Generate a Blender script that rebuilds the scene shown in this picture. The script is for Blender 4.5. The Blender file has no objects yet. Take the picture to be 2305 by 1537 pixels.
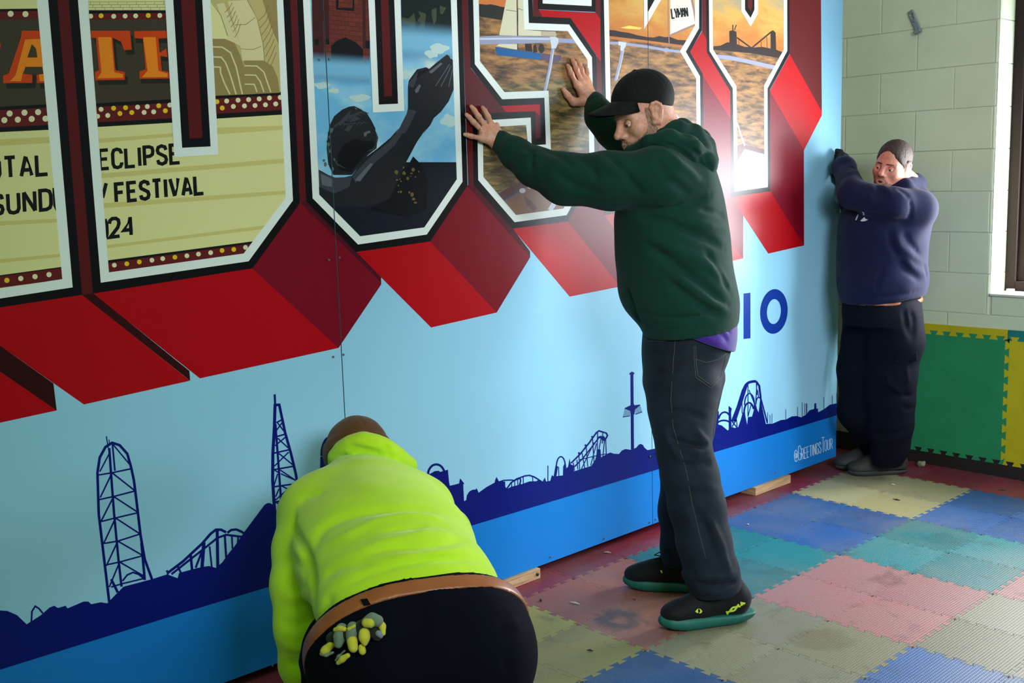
import bpy, bmesh, math, random
import numpy as np
from mathutils import Vector, Matrix
from mathutils.geometry import tessellate_polygon
random.seed(7)
rng = np.random.default_rng(11)
scene = bpy.context.scene
COL = scene.collection

# ------------------------------------------------------------------ camera
IW, IH, FPX = 2305.0, 1537.0, 2400.0
CAM = np.array([2.7561, -4.3792, 1.5253])
def cam_rows(yaw, pitch, roll):
    f = np.array([math.sin(yaw)*math.cos(pitch), math.cos(yaw)*math.cos(pitch), math.sin(pitch)])
    r = np.cross(f, [0, 0, 1.0]); r /= np.linalg.norm(r); u = np.cross(r, f)
    c, s = math.cos(roll), math.sin(roll)
    return np.array([c*r+s*u, -s*r+c*u, f])
RC = cam_rows(-0.8225928, -0.1475975, -0.0296733)
cd = bpy.data.cameras.new('camera'); cam = bpy.data.objects.new('camera', cd); COL.objects.link(cam)
cd.sensor_width = 36.0; cd.lens = FPX*36.0/IW; cd.clip_start = 0.05; cd.clip_end = 60
m = Matrix.Identity(4)
for i in range(3):
    m[i][0] = RC[0][i]; m[i][1] = RC[1][i]; m[i][2] = -RC[2][i]; m[i][3] = CAM[i]
cam.matrix_world = m
scene.camera = cam

# ------------------------------------------------------------------ world, lights, exposure
scene.view_settings.view_transform = 'Standard'
scene.view_settings.look = 'None'
scene.view_settings.gamma = 1.0
scene.view_settings.use_curve_mapping = False
scene.view_settings.exposure = -0.10
scene.cycles.use_denoising = True
scene.cycles.max_bounces = 6
w = bpy.data.worlds.new('world'); scene.world = w; w.use_nodes = True
bg = w.node_tree.nodes['Background']
bg.inputs[0].default_value = (0.78, 0.90, 1.0, 1); bg.inputs[1].default_value = 1.0
def area_light(name, loc, aim, sx, sy, power, color, spread=180):
    ld = bpy.data.lights.new(name, 'AREA'); ld.shape = 'RECTANGLE'; ld.size = sx; ld.size_y = sy
    ld.energy = power; ld.color = color; ld.spread = math.radians(spread)
    o = bpy.data.objects.new(name, ld); COL.objects.link(o); o.location = loc
    d = Vector(aim) - Vector(loc)
    o.rotation_euler = d.to_track_quat('-Z', 'Y').to_euler()
    return o
# daylight from the sunlit ground outside the window, and the ceiling tubes of the room
area_light('daylight_window', (1.70, 1.22, 1.52), (-0.20, -0.95, 0.75), 1.30, 0.90, 62, (0.78, 0.91, 1.0), 140)
area_light('daylight_by_jamb', (0.86, 1.22, 1.32), (-0.10, -0.9, 1.20), 0.44, 0.62, 84, (0.98, 0.97, 1.0))
area_light('added_cool_fill', (4.5, -3.3, 2.95), (-0.1, -0.1, 0.75), 2.2, 1.8, 98, (0.82, 0.91, 1.0), 84)  # added fill that evens out the mural, stands for no known ceiling fixture
area_light('ceiling_tubes', (2.3, -4.5, 3.0), (2.0, -4.3, 0.0), 2.4, 2.0, 46, (0.50, 1.0, 0.40))

# ------------------------------------------------------------------ helpers
def ray(px, py):
    d = np.array([(px-IW/2)/FPX, -(py-IH/2)/FPX, 1.0]); return RC.T @ d
def at(px, py, q): return CAM + ray(px, py)*q
def onx(px, py, X):
    d = ray(px, py); return CAM + d*((X-CAM[0])/d[0])
def ony(px, py, Y):
    d = ray(px, py); return CAM + d*((Y-CAM[1])/d[1])
def onz(px, py, Z=0.0):
    d = ray(px, py); return CAM + d*((Z-CAM[2])/d[2])
def lin(c):
    out = []
    for v in c:
        v = v/255.0
        out.append(v/12.92 if v <= 0.04045 else ((v+0.055)/1.055)**2.4)
    return tuple(out)
def tag(o, label=None, cat=None, group=None, kind=None):
    if label: o['label'] = label
    if cat: o['category'] = cat
    if group: o['group'] = group
    if kind: o['kind'] = kind
    return o
def empty(name, loc=(0, 0, 0), parent=None):
    o = bpy.data.objects.new(name, None); COL.objects.link(o); o.location = loc; o.empty_display_size = 0.1
    if parent: o.parent = parent
    return o
def link(name, me, mat=None, parent=None):
    o = bpy.data.objects.new(name, me); COL.objects.link(o)
    if mat is not None:
        if isinstance(mat, (list, tuple)):
            for mm in mat: me.materials.append(mm)
        else: me.materials.append(mat)
    if parent is not None:
        o.parent = parent
        o.matrix_parent_inverse = Matrix.Translation(parent.location).inverted()
    return o
def mesh_np(name, V, F, mat=None, parent=None, smooth=False):
    me = bpy.data.meshes.new(name)
    me.from_pydata([tuple(map(float, v)) for v in V], [], [tuple(int(i) for i in f) for f in F])
    me.update()
    if smooth: me.polygons.foreach_set('use_smooth', [True]*len(me.polygons))
    return link(name, me, mat, parent)
def box_bm(bm, lo, hi, bevel=0.0):
    r = bmesh.ops.create_cube(bm, size=1.0)
    vs = r['verts']
    for v in vs:
        v.co = Vector([lo[i] + (v.co[i]+0.5)*(hi[i]-lo[i]) for i in range(3)])
    if bevel > 0:
        es = list({e for v in vs for e in v.link_edges})
        bmesh.ops.bevel(bm, geom=es, offset=bevel, segments=2, profile=0.5, affect='EDGES')
def box(name, lo, hi, mat, parent=None, bevel=0.0):
    bm = bmesh.new(); box_bm(bm, lo, hi, bevel)
    me = bpy.data.meshes.new(name); bm.to_mesh(me); bm.free()
    return link(name, me, mat, parent)
def tube_mesh(pts, rad, n=8, closed=False):
    P = [np.asarray(p, float) for p in pts]; N = len(P)
    V, F = [], []
    up = np.array([0.3, 0.2, 0.93])
    for i in range(N):
        a = P[(i-1) % N] if (closed or i > 0) else P[i]
        b = P[(i+1) % N] if (closed or i < N-1) else P[i]
        t = b-a; t = t/(np.linalg.norm(t)+1e-12)
        s = np.cross(t, up); s /= (np.linalg.norm(s)+1e-12); u = np.cross(s, t)
        r = rad[i] if hasattr(rad, '__len__') else rad
        for k in range(n):
            an = 2*math.pi*k/n
            V.append(P[i] + r*(math.cos(an)*s + math.sin(an)*u))
    M = N if closed else N-1
    for i in range(M):
        for k in range(n):
            a = i*n+k; b = i*n+(k+1) % n; c = ((i+1) % N)*n+(k+1) % n; d = ((i+1) % N)*n+k
            F.append((a, b, c, d))
    if not closed:
        F.append(tuple(range(n))[::-1]); F.append(tuple(range((N-1)*n, N*n)))
    return V, F
def tube(name, pts, rad, mat, parent=None, n=8, closed=False):
    V, F = tube_mesh(pts, rad, n, closed)
    return mesh_np(name, V, F, mat, parent, True)

# ------------------------------------------------------------------ materials
def new_mat(name):
    mt = bpy.data.materials.new(name); mt.use_nodes = True
    nt = mt.node_tree; b = nt.nodes['Principled BSDF']
    return mt, nt, b
def node(nt, t, **kw):
    n = nt.nodes.new(t)
    for k, v in kw.items():
        if k.startswith('i_'): n.inputs[k[2:].replace('_', ' ')].default_value = v
        else: setattr(n, k, v)
    return n
def coords(nt, scale=(1, 1, 1)):
    tc = nt.nodes.new('ShaderNodeTexCoord'); mp = nt.nodes.new('ShaderNodeMapping')
    mp.inputs['Scale'].default_value = scale
    nt.links.new(tc.outputs['Object'], mp.inputs['Vector']); return mp.outputs['Vector']
def noise(nt, vec, scale, detail=4, rough=0.55, dist=0.0):
    n = nt.nodes.new('ShaderNodeTexNoise'); n.inputs['Scale'].default_value = scale
    n.inputs['Detail'].default_value = detail; n.inputs['Roughness'].default_value = rough
    n.inputs['Distortion'].default_value = dist
    nt.links.new(vec, n.inputs['Vector']); return n.outputs['Fac']
def ramp(nt, fac, stops, interp='LINEAR'):
    r = nt.nodes.new('ShaderNodeValToRGB'); cr = r.color_ramp; cr.interpolation = interp
    while len(cr.elements) > 1: cr.elements.remove(cr.elements[-1])
    cr.elements[0].position = stops[0][0]; cr.elements[0].color = (*stops[0][1], 1)
    for p, c in stops[1:]:
        e = cr.elements.new(p); e.color = (*c, 1)
    nt.links.new(fac, r.inputs['Fac']); return r.outputs['Color']
def mixc(nt, fac, a, b, blend='MIX'):
    n = nt.nodes.new('ShaderNodeMix'); n.data_type = 'RGBA'; n.blend_type = blend
    for s, v in ((n.inputs[0], fac), (n.inputs[6], a), (n.inputs[7], b)):
        if isinstance(v, (int, float)): s.default_value = v
        elif isinstance(v, tuple): s.default_value = (*v, 1)
        else: nt.links.new(v, s)
    return n.outputs[2]
def bump(nt, b, h, strength, dist):
    n = nt.nodes.new('ShaderNodeBump'); n.inputs['Strength'].default_value = strength
    n.inputs['Distance'].default_value = dist
    nt.links.new(h, n.inputs['Height']); nt.links.new(n.outputs['Normal'], b.inputs['Normal'])
def plain(name, c, rough=0.6, spec=0.5, var=0.0, vscale=8.0, bscale=None, bstr=0.2, bdist=0.001, metal=0.0, sheen=0.0):
    mt, nt, b = new_mat(name)
    c = lin(c) if max(c) > 1.5 else tuple(c)
    b.inputs['Roughness'].default_value = rough; b.inputs['Specular IOR Level'].default_value = spec
    b.inputs['Metallic'].default_value = metal
    if sheen: b.inputs['Sheen Weight'].default_value = sheen
    v = coords(nt)
    if var > 0:
        f = noise(nt, v, vscale)
        lo = tuple(x*(1-var) for x in c); hi = tuple(min(1, x*(1+var)) for x in c)
        nt.links.new(ramp(nt, f, [(0.3, lo), (0.7, hi)]), b.inputs['Base Color'])
    else: b.inputs['Base Color'].default_value = (*c, 1)
    if bscale: bump(nt, b, noise(nt, v, bscale, 3), bstr, bdist)
    return mt
GLOSS = 0.34
def print_finish(nt, b):
    b.inputs['Roughness'].default_value = GLOSS; b.inputs['Specular IOR Level'].default_value = 0.20
    bump(nt, b, noise(nt, coords(nt), 420, 2), 0.10, 0.0006)
_pm = {}
def pmat(name, c):
    if name in _pm: return _pm[name]
    mt, nt, b = new_mat('print_'+name); b.inputs['Base Color'].default_value = (*lin(c), 1)
    print_finish(nt, b); _pm[name] = mt; return mt
def pmat_nodes(name, fn):
    mt, nt, b = new_mat('print_'+name); nt.links.new(fn(nt), b.inputs['Base Color'])
    print_finish(nt, b); _pm[name] = mt; return mt

# ------------------------------------------------------------------ room shell
WALLY = 0.92      # face of the block wall with the window
WX = -0.31        # face of the wall behind the mural
paint, nt, b = new_mat('painted_block')
v = coords(nt)
base = ramp(nt, noise(nt, v, 2.2, 5), [(0.3, lin((196, 204, 174))), (0.7, lin((208, 218, 188)))])
scuff = ramp(nt, noise(nt, v, 9.0, 6, 0.7), [(0.62, (0, 0, 0)), (0.75, (1, 1, 1))])
nt.links.new(mixc(nt, mixc(nt, 0.12, (0, 0, 0), scuff), base, lin((120, 122, 100))), b.inputs['Base Color'])
b.inputs['Roughness'].default_value = 0.55
bump(nt, b, noise(nt, v, 260, 3), 0.25, 0.002)
mortar = plain('painted_mortar', (190, 194, 172), 0.7, bscale=200, bstr=0.3)
subfloor = plain('dark_subfloor', (30, 26, 26), 0.9)

floor = box('floor', (-0.6, -6.5, -0.06), (7.5, 1.3, -0.0135), subfloor); tag(floor, kind='structure')
tag(floor, 'dark subfloor under interlocking coloured foam tiles')
wl = box('wall_left', (WX-0.12, -6.5, -0.06), (WX, 1.3, 3.05), plain('back_wall_paint', (150, 158, 138), 0.6, bscale=200)); tag(wl, kind='structure')
room_p = plain('room_paint', (196, 200, 184), 0.7)
tag(box('wall_right', (7.3, -6.5, -0.06), (7.42, 1.3, 3.06), room_p), kind='structure')
tag(box('wall_front', (-0.43, -6.62, -0.06), (7.42, -6.5, 3.06), room_p), kind='structure')
tag(box('ceiling', (-0.43, -6.62, 3.05), (7.42, 1.3, 3.12), plain('ceiling_paint', (205, 205, 196), 0.8)), kind='structure')
wall = empty('wall_back'); tag(wall, kind='structure')
WIN0, WIN1, SILL, HEAD = 0.535, 2.45, 0.905, 2.44
box('mortar_core', (WX, WALLY+0.004, -0.06), (WIN0-0.006, WALLY+0.2, 3.05), mortar, wall)
box('mortar_core', (WIN0-0.006, WALLY+0.004, -0.06), (7.5, WALLY+0.2, SILL-0.004), mortar, wall)
box('mortar_core', (WIN0-0.006, WALLY+0.004, HEAD), (7.5, WALLY+0.2, 3.05), mortar, wall)
box('mortar_core', (WIN1, WALLY+0.004, SILL-0.004), (7.5, WALLY+0.2, HEAD), mortar, wall)
CH, BL = 0.2032, 0.3937
def block(x0, x1, z0, z1):
    # slightly uneven, softly edged masonry unit
    if x1-x0 < 0.02: return
    bm = bmesh.new()
    e = random.uniform(-0.0012, 0.0012)
    end = abs(x1-WIN0) < 1e-6
    box_bm(bm, (x0+0.0022, WALLY+e, z0+0.0022), (x1-(0 if end else 0.0022), WALLY+0.19, z1-0.0022), 0.0)
    es = [ed for ed in bm.edges if all(vv.co.y < WALLY+0.02 for vv in ed.verts)]
    if end:
        ev = [ed for ed in es if all(abs(vv.co.x-x1) < 1e-5 for vv in ed.verts)]
        bmesh.ops.bevel(bm, geom=ev, offset=0.022, segments=5, profile=0.5, affect='EDGES')
    else:
        bmesh.ops.bevel(bm, geom=es, offset=0.003, segments=2, profile=0.5, affect='EDGES')
    me = bpy.data.meshes.new('block'); bm.to_mesh(me); bm.free()
    me.polygons.foreach_set('use_smooth', [False]*len(me.polygons))
    link('block', me, paint, wall)
for k in range(0, 14):
    z0, z1 = k*CH-0.005, (k+1)*CH-0.005
    xs = [(-0.078 if k % 2 else 0.119) + BL*j for j in range(-1, 8)]
    xs = [WX] + [x for x in xs if x > WX+0.03]
    ends = 2.6
    for a, c in zip(xs[:-1], xs[1:]):
        zt = z1
        if z0 < SILL < z1 and a >= WIN0-0.15:
            pass
        if z1 <= SILL+0.05 or z0 >= HEAD-0.01:
            if a < ends: block(a, min(c, ends), z0, z1)
        else:
            if a < WIN0: block(a, min(c, WIN0), z0, z1)
            elif z0 < SILL < z1 and a < ends: block(a, min(c, ends), z0, SILL)
            if a < WIN0 < c and z0 < SILL < z1: block(WIN0, c, z0, SILL)
tag(box('baseboard_back', (WX, WALLY-0.008, -0.012), (7.3, WALLY+0.006, 0.098), plain('vinyl_base', (34, 28, 26), 0.5)), kind='structure')
# window in the opening
bronze = plain('bronze_frame', (44, 34, 32), 0.75, 0.12, bscale=60, bstr=0.1)
glass_m, nt, b = new_mat('window_glass'); tb = nt.nodes.new('ShaderNodeBsdfTransparent'); gb = nt.nodes.new('ShaderNodeBsdfGlossy'); gb.inputs['Roughness'].default_value = 0.03; ms = nt.nodes.new('ShaderNodeMixShader'); ms.inputs[0].default_value = 0.06
nt.links.new(tb.outputs[0], ms.inputs[1]); nt.links.new(gb.outputs[0], ms.inputs[2]); nt.links.new(ms.outputs[0], nt.nodes['Material Output'].inputs[0])
sill_m = plain('painted_sill', (196, 192, 184), 0.5, var=0.08)
win = empty('window_1', (WIN0, WALLY, SILL)); tag(win, kind='structure')
FY = WALLY+0.155
box('sill', (WIN0-0.004, WALLY-0.012, SILL-0.002), (WIN1, FY, SILL+0.012), sill_m, win, 0.004)
def frame_bar(nm, lo, hi): return box(nm, lo, hi, bronze, win, 0.003)
frame_bar('frame_stile', (WIN0, FY, SILL+0.012), (WIN0+0.05, FY+0.07, HEAD))
frame_bar('frame_stile', (WIN1-0.05, FY, SILL+0.012), (WIN1, FY+0.07, HEAD))
frame_bar('frame_rail', (WIN0+0.05, FY, SILL+0.012), (WIN1-0.05, FY+0.07, SILL+0.06))
frame_bar('frame_rail', (WIN0+0.05, FY, HEAD-0.05), (WIN1-0.05, FY+0.07, HEAD))
frame_bar('sash_stile', (WIN0+0.05, FY+0.02, SILL+0.06), (WIN0+0.10, FY+0.06, HEAD-0.05))
frame_bar('sash_stile', (WIN1-0.10, FY+0.02, SILL+0.06), (WIN1-0.05, FY+0.06, HEAD-0.05))
frame_bar('mullion', ((WIN0+WIN1)/2-0.03, FY+0.01, SILL+0.06), ((WIN0+WIN1)/2+0.03, FY+0.06, HEAD-0.05))
box('pane', (WIN0+0.10, FY+0.036, SILL+0.06), ((WIN0+WIN1)/2-0.03, FY+0.042, HEAD-0.05), glass_m, win); box('pane', ((WIN0+WIN1)/2+0.03, FY+0.036, SILL+0.06), (WIN1-0.10, FY+0.042, HEAD-0.05), glass_m, win)
mt_clip = plain('pale_clip', (190, 170, 160), 0.5)
box('latch_clip', (WIN0+0.02, FY-0.03, SILL+0.012), (WIN0+0.055, FY-0.005, SILL+0.024), mt_clip, win, 0.002)

# foam mats fixed to the wall below the window
def teeth(n, L, h, flare=0.16, phase=0):
    """zigzag of dovetail teeth along (0..L), offset +-h/2"""
    p = L/n; out = []
    for k in range(n):
        s = k*p
        sg = 1
        out += [(s+p*(0.25+flare/2), -h/2), (s+p*(0.25-flare/2), h/2), (s+p*(0.75+flare/2), h/2), (s+p*(0.75-flare/2), -h/2)]
    return [(0, -h/2)] + out + [(L, -h/2)]
def prism(name, pts2, map3, thick_vec, mat, parent=None):
    n = len(pts2)
    A = [np.array(map3(*p)) for p in pts2]; B = [a+np.array(thick_vec) for a in A]
    tri = tessellate_polygon([[Vector((p[0], p[1], 0)) for p in pts2]])
    F = [tuple(t) for t in tri] + [tuple(i+n for i in t[::-1]) for t in tri]
    F += [(i, (i+1) % n, n+(i+1) % n, n+i) for i in range(n)]
    me = bpy.data.meshes.new(name)
    me.from_pydata([tuple(x) for x in A+B], [], F); me.update()
    bm = bmesh.new(); bm.from_mesh(me); bmesh.ops.recalc_face_normals(bm, faces=bm.faces); bm.to_mesh(me); bm.free()
    return link(name, me, mat, parent)
def foam(name, c):
    return plain(name, c, 0.75, 0.3, var=0.10, vscale=5, bscale=500, bstr=0.35, bdist=0.0015)
mat_green = foam('foam_green', (34, 132, 84)); mat_yel = foam('foam_yellow', (186, 170, 20)); mat_teal = foam('foam_teal', (20, 112, 108))
MX0, MX1, MZ0, MZ1 = 0.018, 0.628, 0.075, 0.70
def wmap(x, z): return (x, WALLY-0.014, z)
def mat_outline(x0, x1, z0, z1):
    L, H = x1-x0, z1-z0; th = 0.020
    bot = [(x0+s, z0+o) for s, o in teeth(9, L, th)]
    rgt = [(x1-o, z0+s) for s, o in teeth(9, H, th)][1:]
    top = [(x0+s, z1+o) for s, o in teeth(9, L, th)][::-1][1:]
    lft = [(x0-o, z0+s) for s, o in teeth(9, H, th)][::-1][1:-1]
    return bot+rgt+top+lft
g = prism('wall_mat', mat_outline(MX0, MX1, MZ0, MZ1), wmap, (0, 0.0135, 0), mat_green)
tag(g, 'green foam puzzle mat fixed to block wall under the window', 'mat', 'foam mats on the block wall')
g2 = prism('wall_mat', mat_outline(MX1, MX1+0.61, MZ0, MZ1), wmap, (0, 0.0135, 0), mat_yel)
tag(g2, 'yellow foam puzzle mat beside the green mat on block wall', 'mat', 'foam mats on the block wall')
g3 = prism('wall_mat', mat_outline(MX0-0.61, MX0, MZ0, MZ1), wmap, (0, 0.0135, 0), mat_yel)
bpy.data.objects.remove(g3)
def strip(x0, x1, mt, lab):
    bot = [(x0+s, MZ1+o) for s, o in teeth(9, x1-x0, 0.020)]
    o = prism('mat_border', bot+[(x1, MZ1+0.042), (x0, MZ1+0.042)], wmap, (0, 0.0135, 0), mt)
    tag(o, lab, 'mat border')
strip(MX0, MX1-0.001, mat_yel, 'yellow edging strip along the top of the green wall mat')
strip(MX1+0.001, MX1+0.61, mat_teal, 'teal edging strip along the top of the yellow wall mat')

# ------------------------------------------------------------------ floor tiles
tile_m, nt, b = new_mat('floor_foam')
oi = nt.nodes.new('ShaderNodeObjectInfo')
tc = nt.nodes.new('ShaderNodeTexCoord')
geo = nt.nodes.new('ShaderNodeNewGeometry')
gv = geo.outputs['Position']
wear = ramp(nt, noise(nt, gv, 2.3, 6, 0.6, 0.4), [(0.42, (0, 0, 0)), (0.66, (1, 1, 1))])
dirt = ramp(nt, noise(nt, gv, 6.5, 8, 0.72, 0.6), [(0.56, (0, 0, 0)), (0.68, (1, 1, 1))])
c1 = mixc(nt, mixc(nt, 0.28, (0, 0, 0), wear), oi.outputs['Color'], lin((126, 120, 108)))
c2 = mixc(nt, mixc(nt, 0.45, (0, 0, 0), dirt), c1, lin((58, 55, 50)))
speck = ramp(nt, noise(nt, gv, 70, 2, 0.5), [(0.70, (0, 0, 0)), (0.74, (1, 1, 1))])
c3 = mixc(nt, mixc(nt, 0.35, (0, 0, 0), speck), c2, lin((60, 58, 54)))
def stain(col, px_, py_, r0, r1, c, k):
    """scuffed ring or blot with its own ragged outline"""
    P_ = onz(px_, py_); vm = nt.nodes.new('ShaderNodeVectorMath'); vm.operation = 'DISTANCE'; vm.inputs[1].default_value = tuple(P_)
    nt.links.new(gv, vm.inputs[0]); ad = nt.nodes.new('ShaderNodeMath'); ad.operation = 'MULTIPLY_ADD'; ad.inputs[1].default_value = 0.16
    nt.links.new(noise(nt, gv, 14, 6, 0.65, 0.5), ad.inputs[0]); nt.links.new(vm.outputs['Value'], ad.inputs[2])
    o_ = 0.08
    f = ramp(nt, ad.outputs[0], [(max(0, o_+r0-0.035), (0, 0, 0)), (o_+r0+0.005, (k, k, k)), (o_+r1-0.02, (k, k, k)), (o_+r1+0.02, (0, 0, 0))])
    return mixc(nt, f, col, lin(c))
c3 = stain(c3, 1395, 1395, 0.035, 0.085, (58, 58, 56), 0.75)
c3 = stain(c3, 1850, 1440, 0.0, 0.09, (104, 92, 66), 0.6)
c3 = stain(c3, 2130, 1215, 0.0, 0.08, (20, 84, 88), 0.5)
c3 = stain(c3, 2000, 1305, 0.0, 0.06, (110, 66, 66), 0.5)
nt.links.new(c3, b.inputs['Base Color'])
b.inputs['Roughness'].default_value = 0.5; b.inputs['Specular IOR Level'].default_value = 0.4
wv = []
for rot in (0.0, math.pi/2):
    mp = nt.nodes.new('ShaderNodeMapping'); mp.inputs['Rotation'].default_value = (0, 0, rot+0.0)
    nt.links.new(gv, mp.inputs['Vector'])
    wn = nt.nodes.new('ShaderNodeTexWave'); wn.inputs['Scale'].default_value = 32.0
    nt.links.new(mp.outputs['Vector'], wn.inputs['Vector']); wv.append(wn.outputs['Fac'])
mul = nt.nodes.new('ShaderNodeMath'); mul.operation = 'MULTIPLY'
nt.links.new(wv[0], mul.inputs[0]); nt.links.new(wv[1], mul.inputs[1])
bump(nt, b, mul.outputs[0], 0.5, 0.0012)
TS = 0.305
def tile_mesh():
    e = [(s, o) for s, o in teeth(5, TS, 0.017)]
    bot = [(s, o) for s, o in e]; rgt = [(TS-o, s) for s, o in e][1:]
    top = [(s, TS+o) for s, o in e][::-1][1:]; lft = [(-o, s) for s, o in e][::-1][1:-1]
    P = bot+rgt+top+lft; n = len(P)
    A = np.array(P)
    prv = np.roll(A, 1, 0); nxt = np.roll(A, -1, 0)
    def nrm(d):
        d = d/np.linalg.norm(d, axis=1)[:, None]; return np.stack([-d[:, 1], d[:, 0]], 1)
    nn = nrm(A-prv)+nrm(nxt-A); nn /= np.linalg.norm(nn, axis=1)[:, None]
    T1 = A+nn*0.0005; T0 = A+nn*0.0016
    V = [(x, y, 0.0) for x, y in T0]+[(x, y, -0.0012) for x, y in T1]+[(x, y, -0.0128) for x, y in T1]
    tri = tessellate_polygon([[Vector((x, y, 0)) for x, y in T0]])
    F = []
    for t in tri:
        a, b_, c = [Vector((*T0[i], 0)) for i in t]
        F.append(tuple(t) if (b_-a).cross(c-a).z > 0 else tuple(t[::-1]))
    for L in (0, 1):
        F += [(L*n+(i+1) % n, L*n+i, (L+1)*n+i, (L+1)*n+(i+1) % n) for i in range(n)]
    me = bpy.data.meshes.new('foam_tile'); me.from_pydata(V, [], F); me.update(); me.materials.append(tile_m)
    return me
tme = tile_mesh()
TC = dict(R=(124, 28, 46), Y=(156, 144, 58), B=(28, 78, 140), T=(6, 110, 116), P=(152, 94, 94), O=(140, 80, 64), G=(128, 124, 94), W=(148, 140, 96))
layout = {(-1, 0): 'W', (0, 0): 'B', (1, 0): 'T', (2, 0): 'O', (3, 0): 'Y', (4, 0): 'T', (5, 0): 'P', (6, 0): 'B',
          (-1, 1): 'B', (0, 1): 'T', (1, 1): 'P', (2, 1): 'G', (3, 1): 'B', (4, 1): 'P', (5, 1): 'Y', (6, 1): 'T',
          (-1, 2): 'T', (0, 2): 'P', (1, 2): 'G', (2, 2): 'B', (3, 2): 'T', (4, 2): 'Y', (5, 2): 'B', (6, 2): 'P',
          (-1, 3): 'Y', (0, 3): 'B', (1, 3): 'T', (2, 3): 'P', (3, 3): 'Y', (4, 3): 'B', (5, 3): 'T', (6, 3): 'Y',
          (-1, 4): 'B', (0, 4): 'Y', (1, 4): 'B', (2, 4): 'T', (3, 4): 'P', (4, 4): 'T', (5, 4): 'P', (6, 4): 'B'}
def add_tile(ix, iy):
    # ix: columns of one foot away from the mural (x), iy: rows toward the window wall (y)
    j = ix//2; i = (-iy-1)//2
    key = 'R' if (j < 0 or i < -1) else layout.get((i, j), 'Y')
    c = list(TC[key])
    rr = random.Random(ix*977+iy*131)
    tone = rr.uniform(0.86, 1.10); wash = rr.uniform(0.0, 0.22)
    if key in 'YG' and rr.random() < 0.4: wash = 0.24
    if key == 'P' and (ix, iy) == (3, -4): wash, tone = 0.0, 1.08
    c = [min(255, (v*(1-wash)+124*wash)*tone) for v in c]
    o = bpy.data.objects.new('foam_tile', tme); COL.objects.link(o)
    o.parent = floor; o.location = (ix*TS, iy*TS, 0); o.color = (*lin(c), 1)
for ix in range(-1, 10):
    for iy in range(-14, 3):
        if ix*TS > 2.9: continue
        add_tile(ix, iy)

# ------------------------------------------------------------------ mural
XM = -0.115
SEAMS = (-0.9125, -2.467)
MY0, MY1, MZB, MZT = -4.02, 0.602, 0.042, 2.44
ZF = {1: (0, 0, 700/2241), 2: (0, 420, 700/1992), 3: (660, 0, 440/2254), 4: (660, 280, 580/1938), 5: (1030, 0, 390/1998),
      6: (1330, 0, 580/2229), 7: (1560, 380, 350/1345), 8: (1030, 250, 410/1466),
      'A': (0, 880, 400/936), 'B': (360, 860, 360/1258), 'C': (900, 920, 600/2305), 'D': (1380, 820, 530/2305),
      'H': (600, 900, 600/1448), 'K': (690, 920, 310/2305), 'p': (0, 0, 1.0)}
def Z(f, pts):
    ox, oy, s = ZF[f]; return [(ox+x*s, oy+y*s) for x, y in pts]
def z1p(f, x, y): return Z(f, [(x, y)])[0]
def top_of(p, q, y=-320.0):
    """continue the edge q->p upward past the frame"""
    t = (y-q[1])/(p[1]-q[1]); return (q[0]+(p[0]-q[0])*t, y)
def U(fa, xa, fb, xb, yb):
    """point far above on the edge that passes (xa,0) in frame fa and (xb,yb) in frame fb"""
    return top_of(z1p(fa, xa, 0), z1p(fb, xb, yb))
mural = empty('mural', (XM, (MY0+MY1)/2, MZB))
tag(mural, 'large printed panel mural of block letters over blue amusement park skyline', 'mural')
def to_plane(p, lev):
    P = onx(p[0], p[1], XM); return (XM+lev*0.00022, P[1], P[2])
def clip_bm(bm, seams=True):
    def cut(co, no):
        bmesh.ops.bisect_plane(bm, geom=bm.verts[:]+bm.edges[:]+bm.faces[:], dist=1e-6, plane_co=co, plane_no=no, clear_outer=True)
    cut((0, MY1, 0), (0, 1, 0)); cut((0, MY0, 0), (0, -1, 0)); cut((0, 0, MZT), (0, 0, 1)); cut((0, 0, MZB), (0, 0, -1))
    if seams:
        for s in SEAMS:
            for e in (-0.0017, 0.0017):
                bmesh.ops.bisect_plane(bm, geom=bm.verts[:]+bm.edges[:]+bm.faces[:], dist=1e-6, plane_co=(0, s+e, 0), plane_no=(0, 1, 0))
            dead = [f for f in bm.faces if abs(f.calc_center_median().y-s) < 0.0017]
            bmesh.ops.delete(bm, geom=dead, context='FACES')
def clip_tri(poly, tri):
    """Sutherland-Hodgman of a convex polygon against a counter-clockwise triangle"""
    for k in range(3):
        a, c = tri[k], tri[(k+1) % 3]; out = []
        if not poly: return []
        sd = [(c[0]-a[0])*(p[1]-a[1])-(c[1]-a[1])*(p[0]-a[0]) for p in poly]
        for i in range(len(poly)):
            j = (i+1) % len(poly)
            if sd[i] >= 0: out.append(poly[i])
            if (sd[i] >= 0) != (sd[j] >= 0):
                t = sd[i]/(sd[i]-sd[j]); out.append((poly[i][0]+t*(poly[j][0]-poly[i][0]), poly[i][1]+t*(poly[j][1]-poly[i][1])))
        poly = out
    return poly
def tris2(poly):
    out = []
    for t in tessellate_polygon([[Vector((p[0], p[1], 0)) for p in poly]]):
        a, b_, c = [poly[i] for i in t]
        ar = (b_[0]-a[0])*(c[1]-a[1])-(b_[1]-a[1])*(c[0]-a[0])
        if abs(ar) > 1e-6: out.append((a, b_, c) if ar > 0 else (a, c, b_))
    return out
def clip_to(polys, inner):
    it = tris2(inner); out = []
    for poly in polys:
        for t in tris2(poly):
            for q in it:
                if max(p[0] for p in t) < min(p[0] for p in q) or min(p[0] for p in t) > max(p[0] for p in q) or max(p[1] for p in t) < min(p[1] for p in q) or min(p[1] for p in t) > max(p[1] for p in q): continue
                r = clip_tri(list(t), q)
                if len(r) >= 3: out.append(r)
    return out
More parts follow.
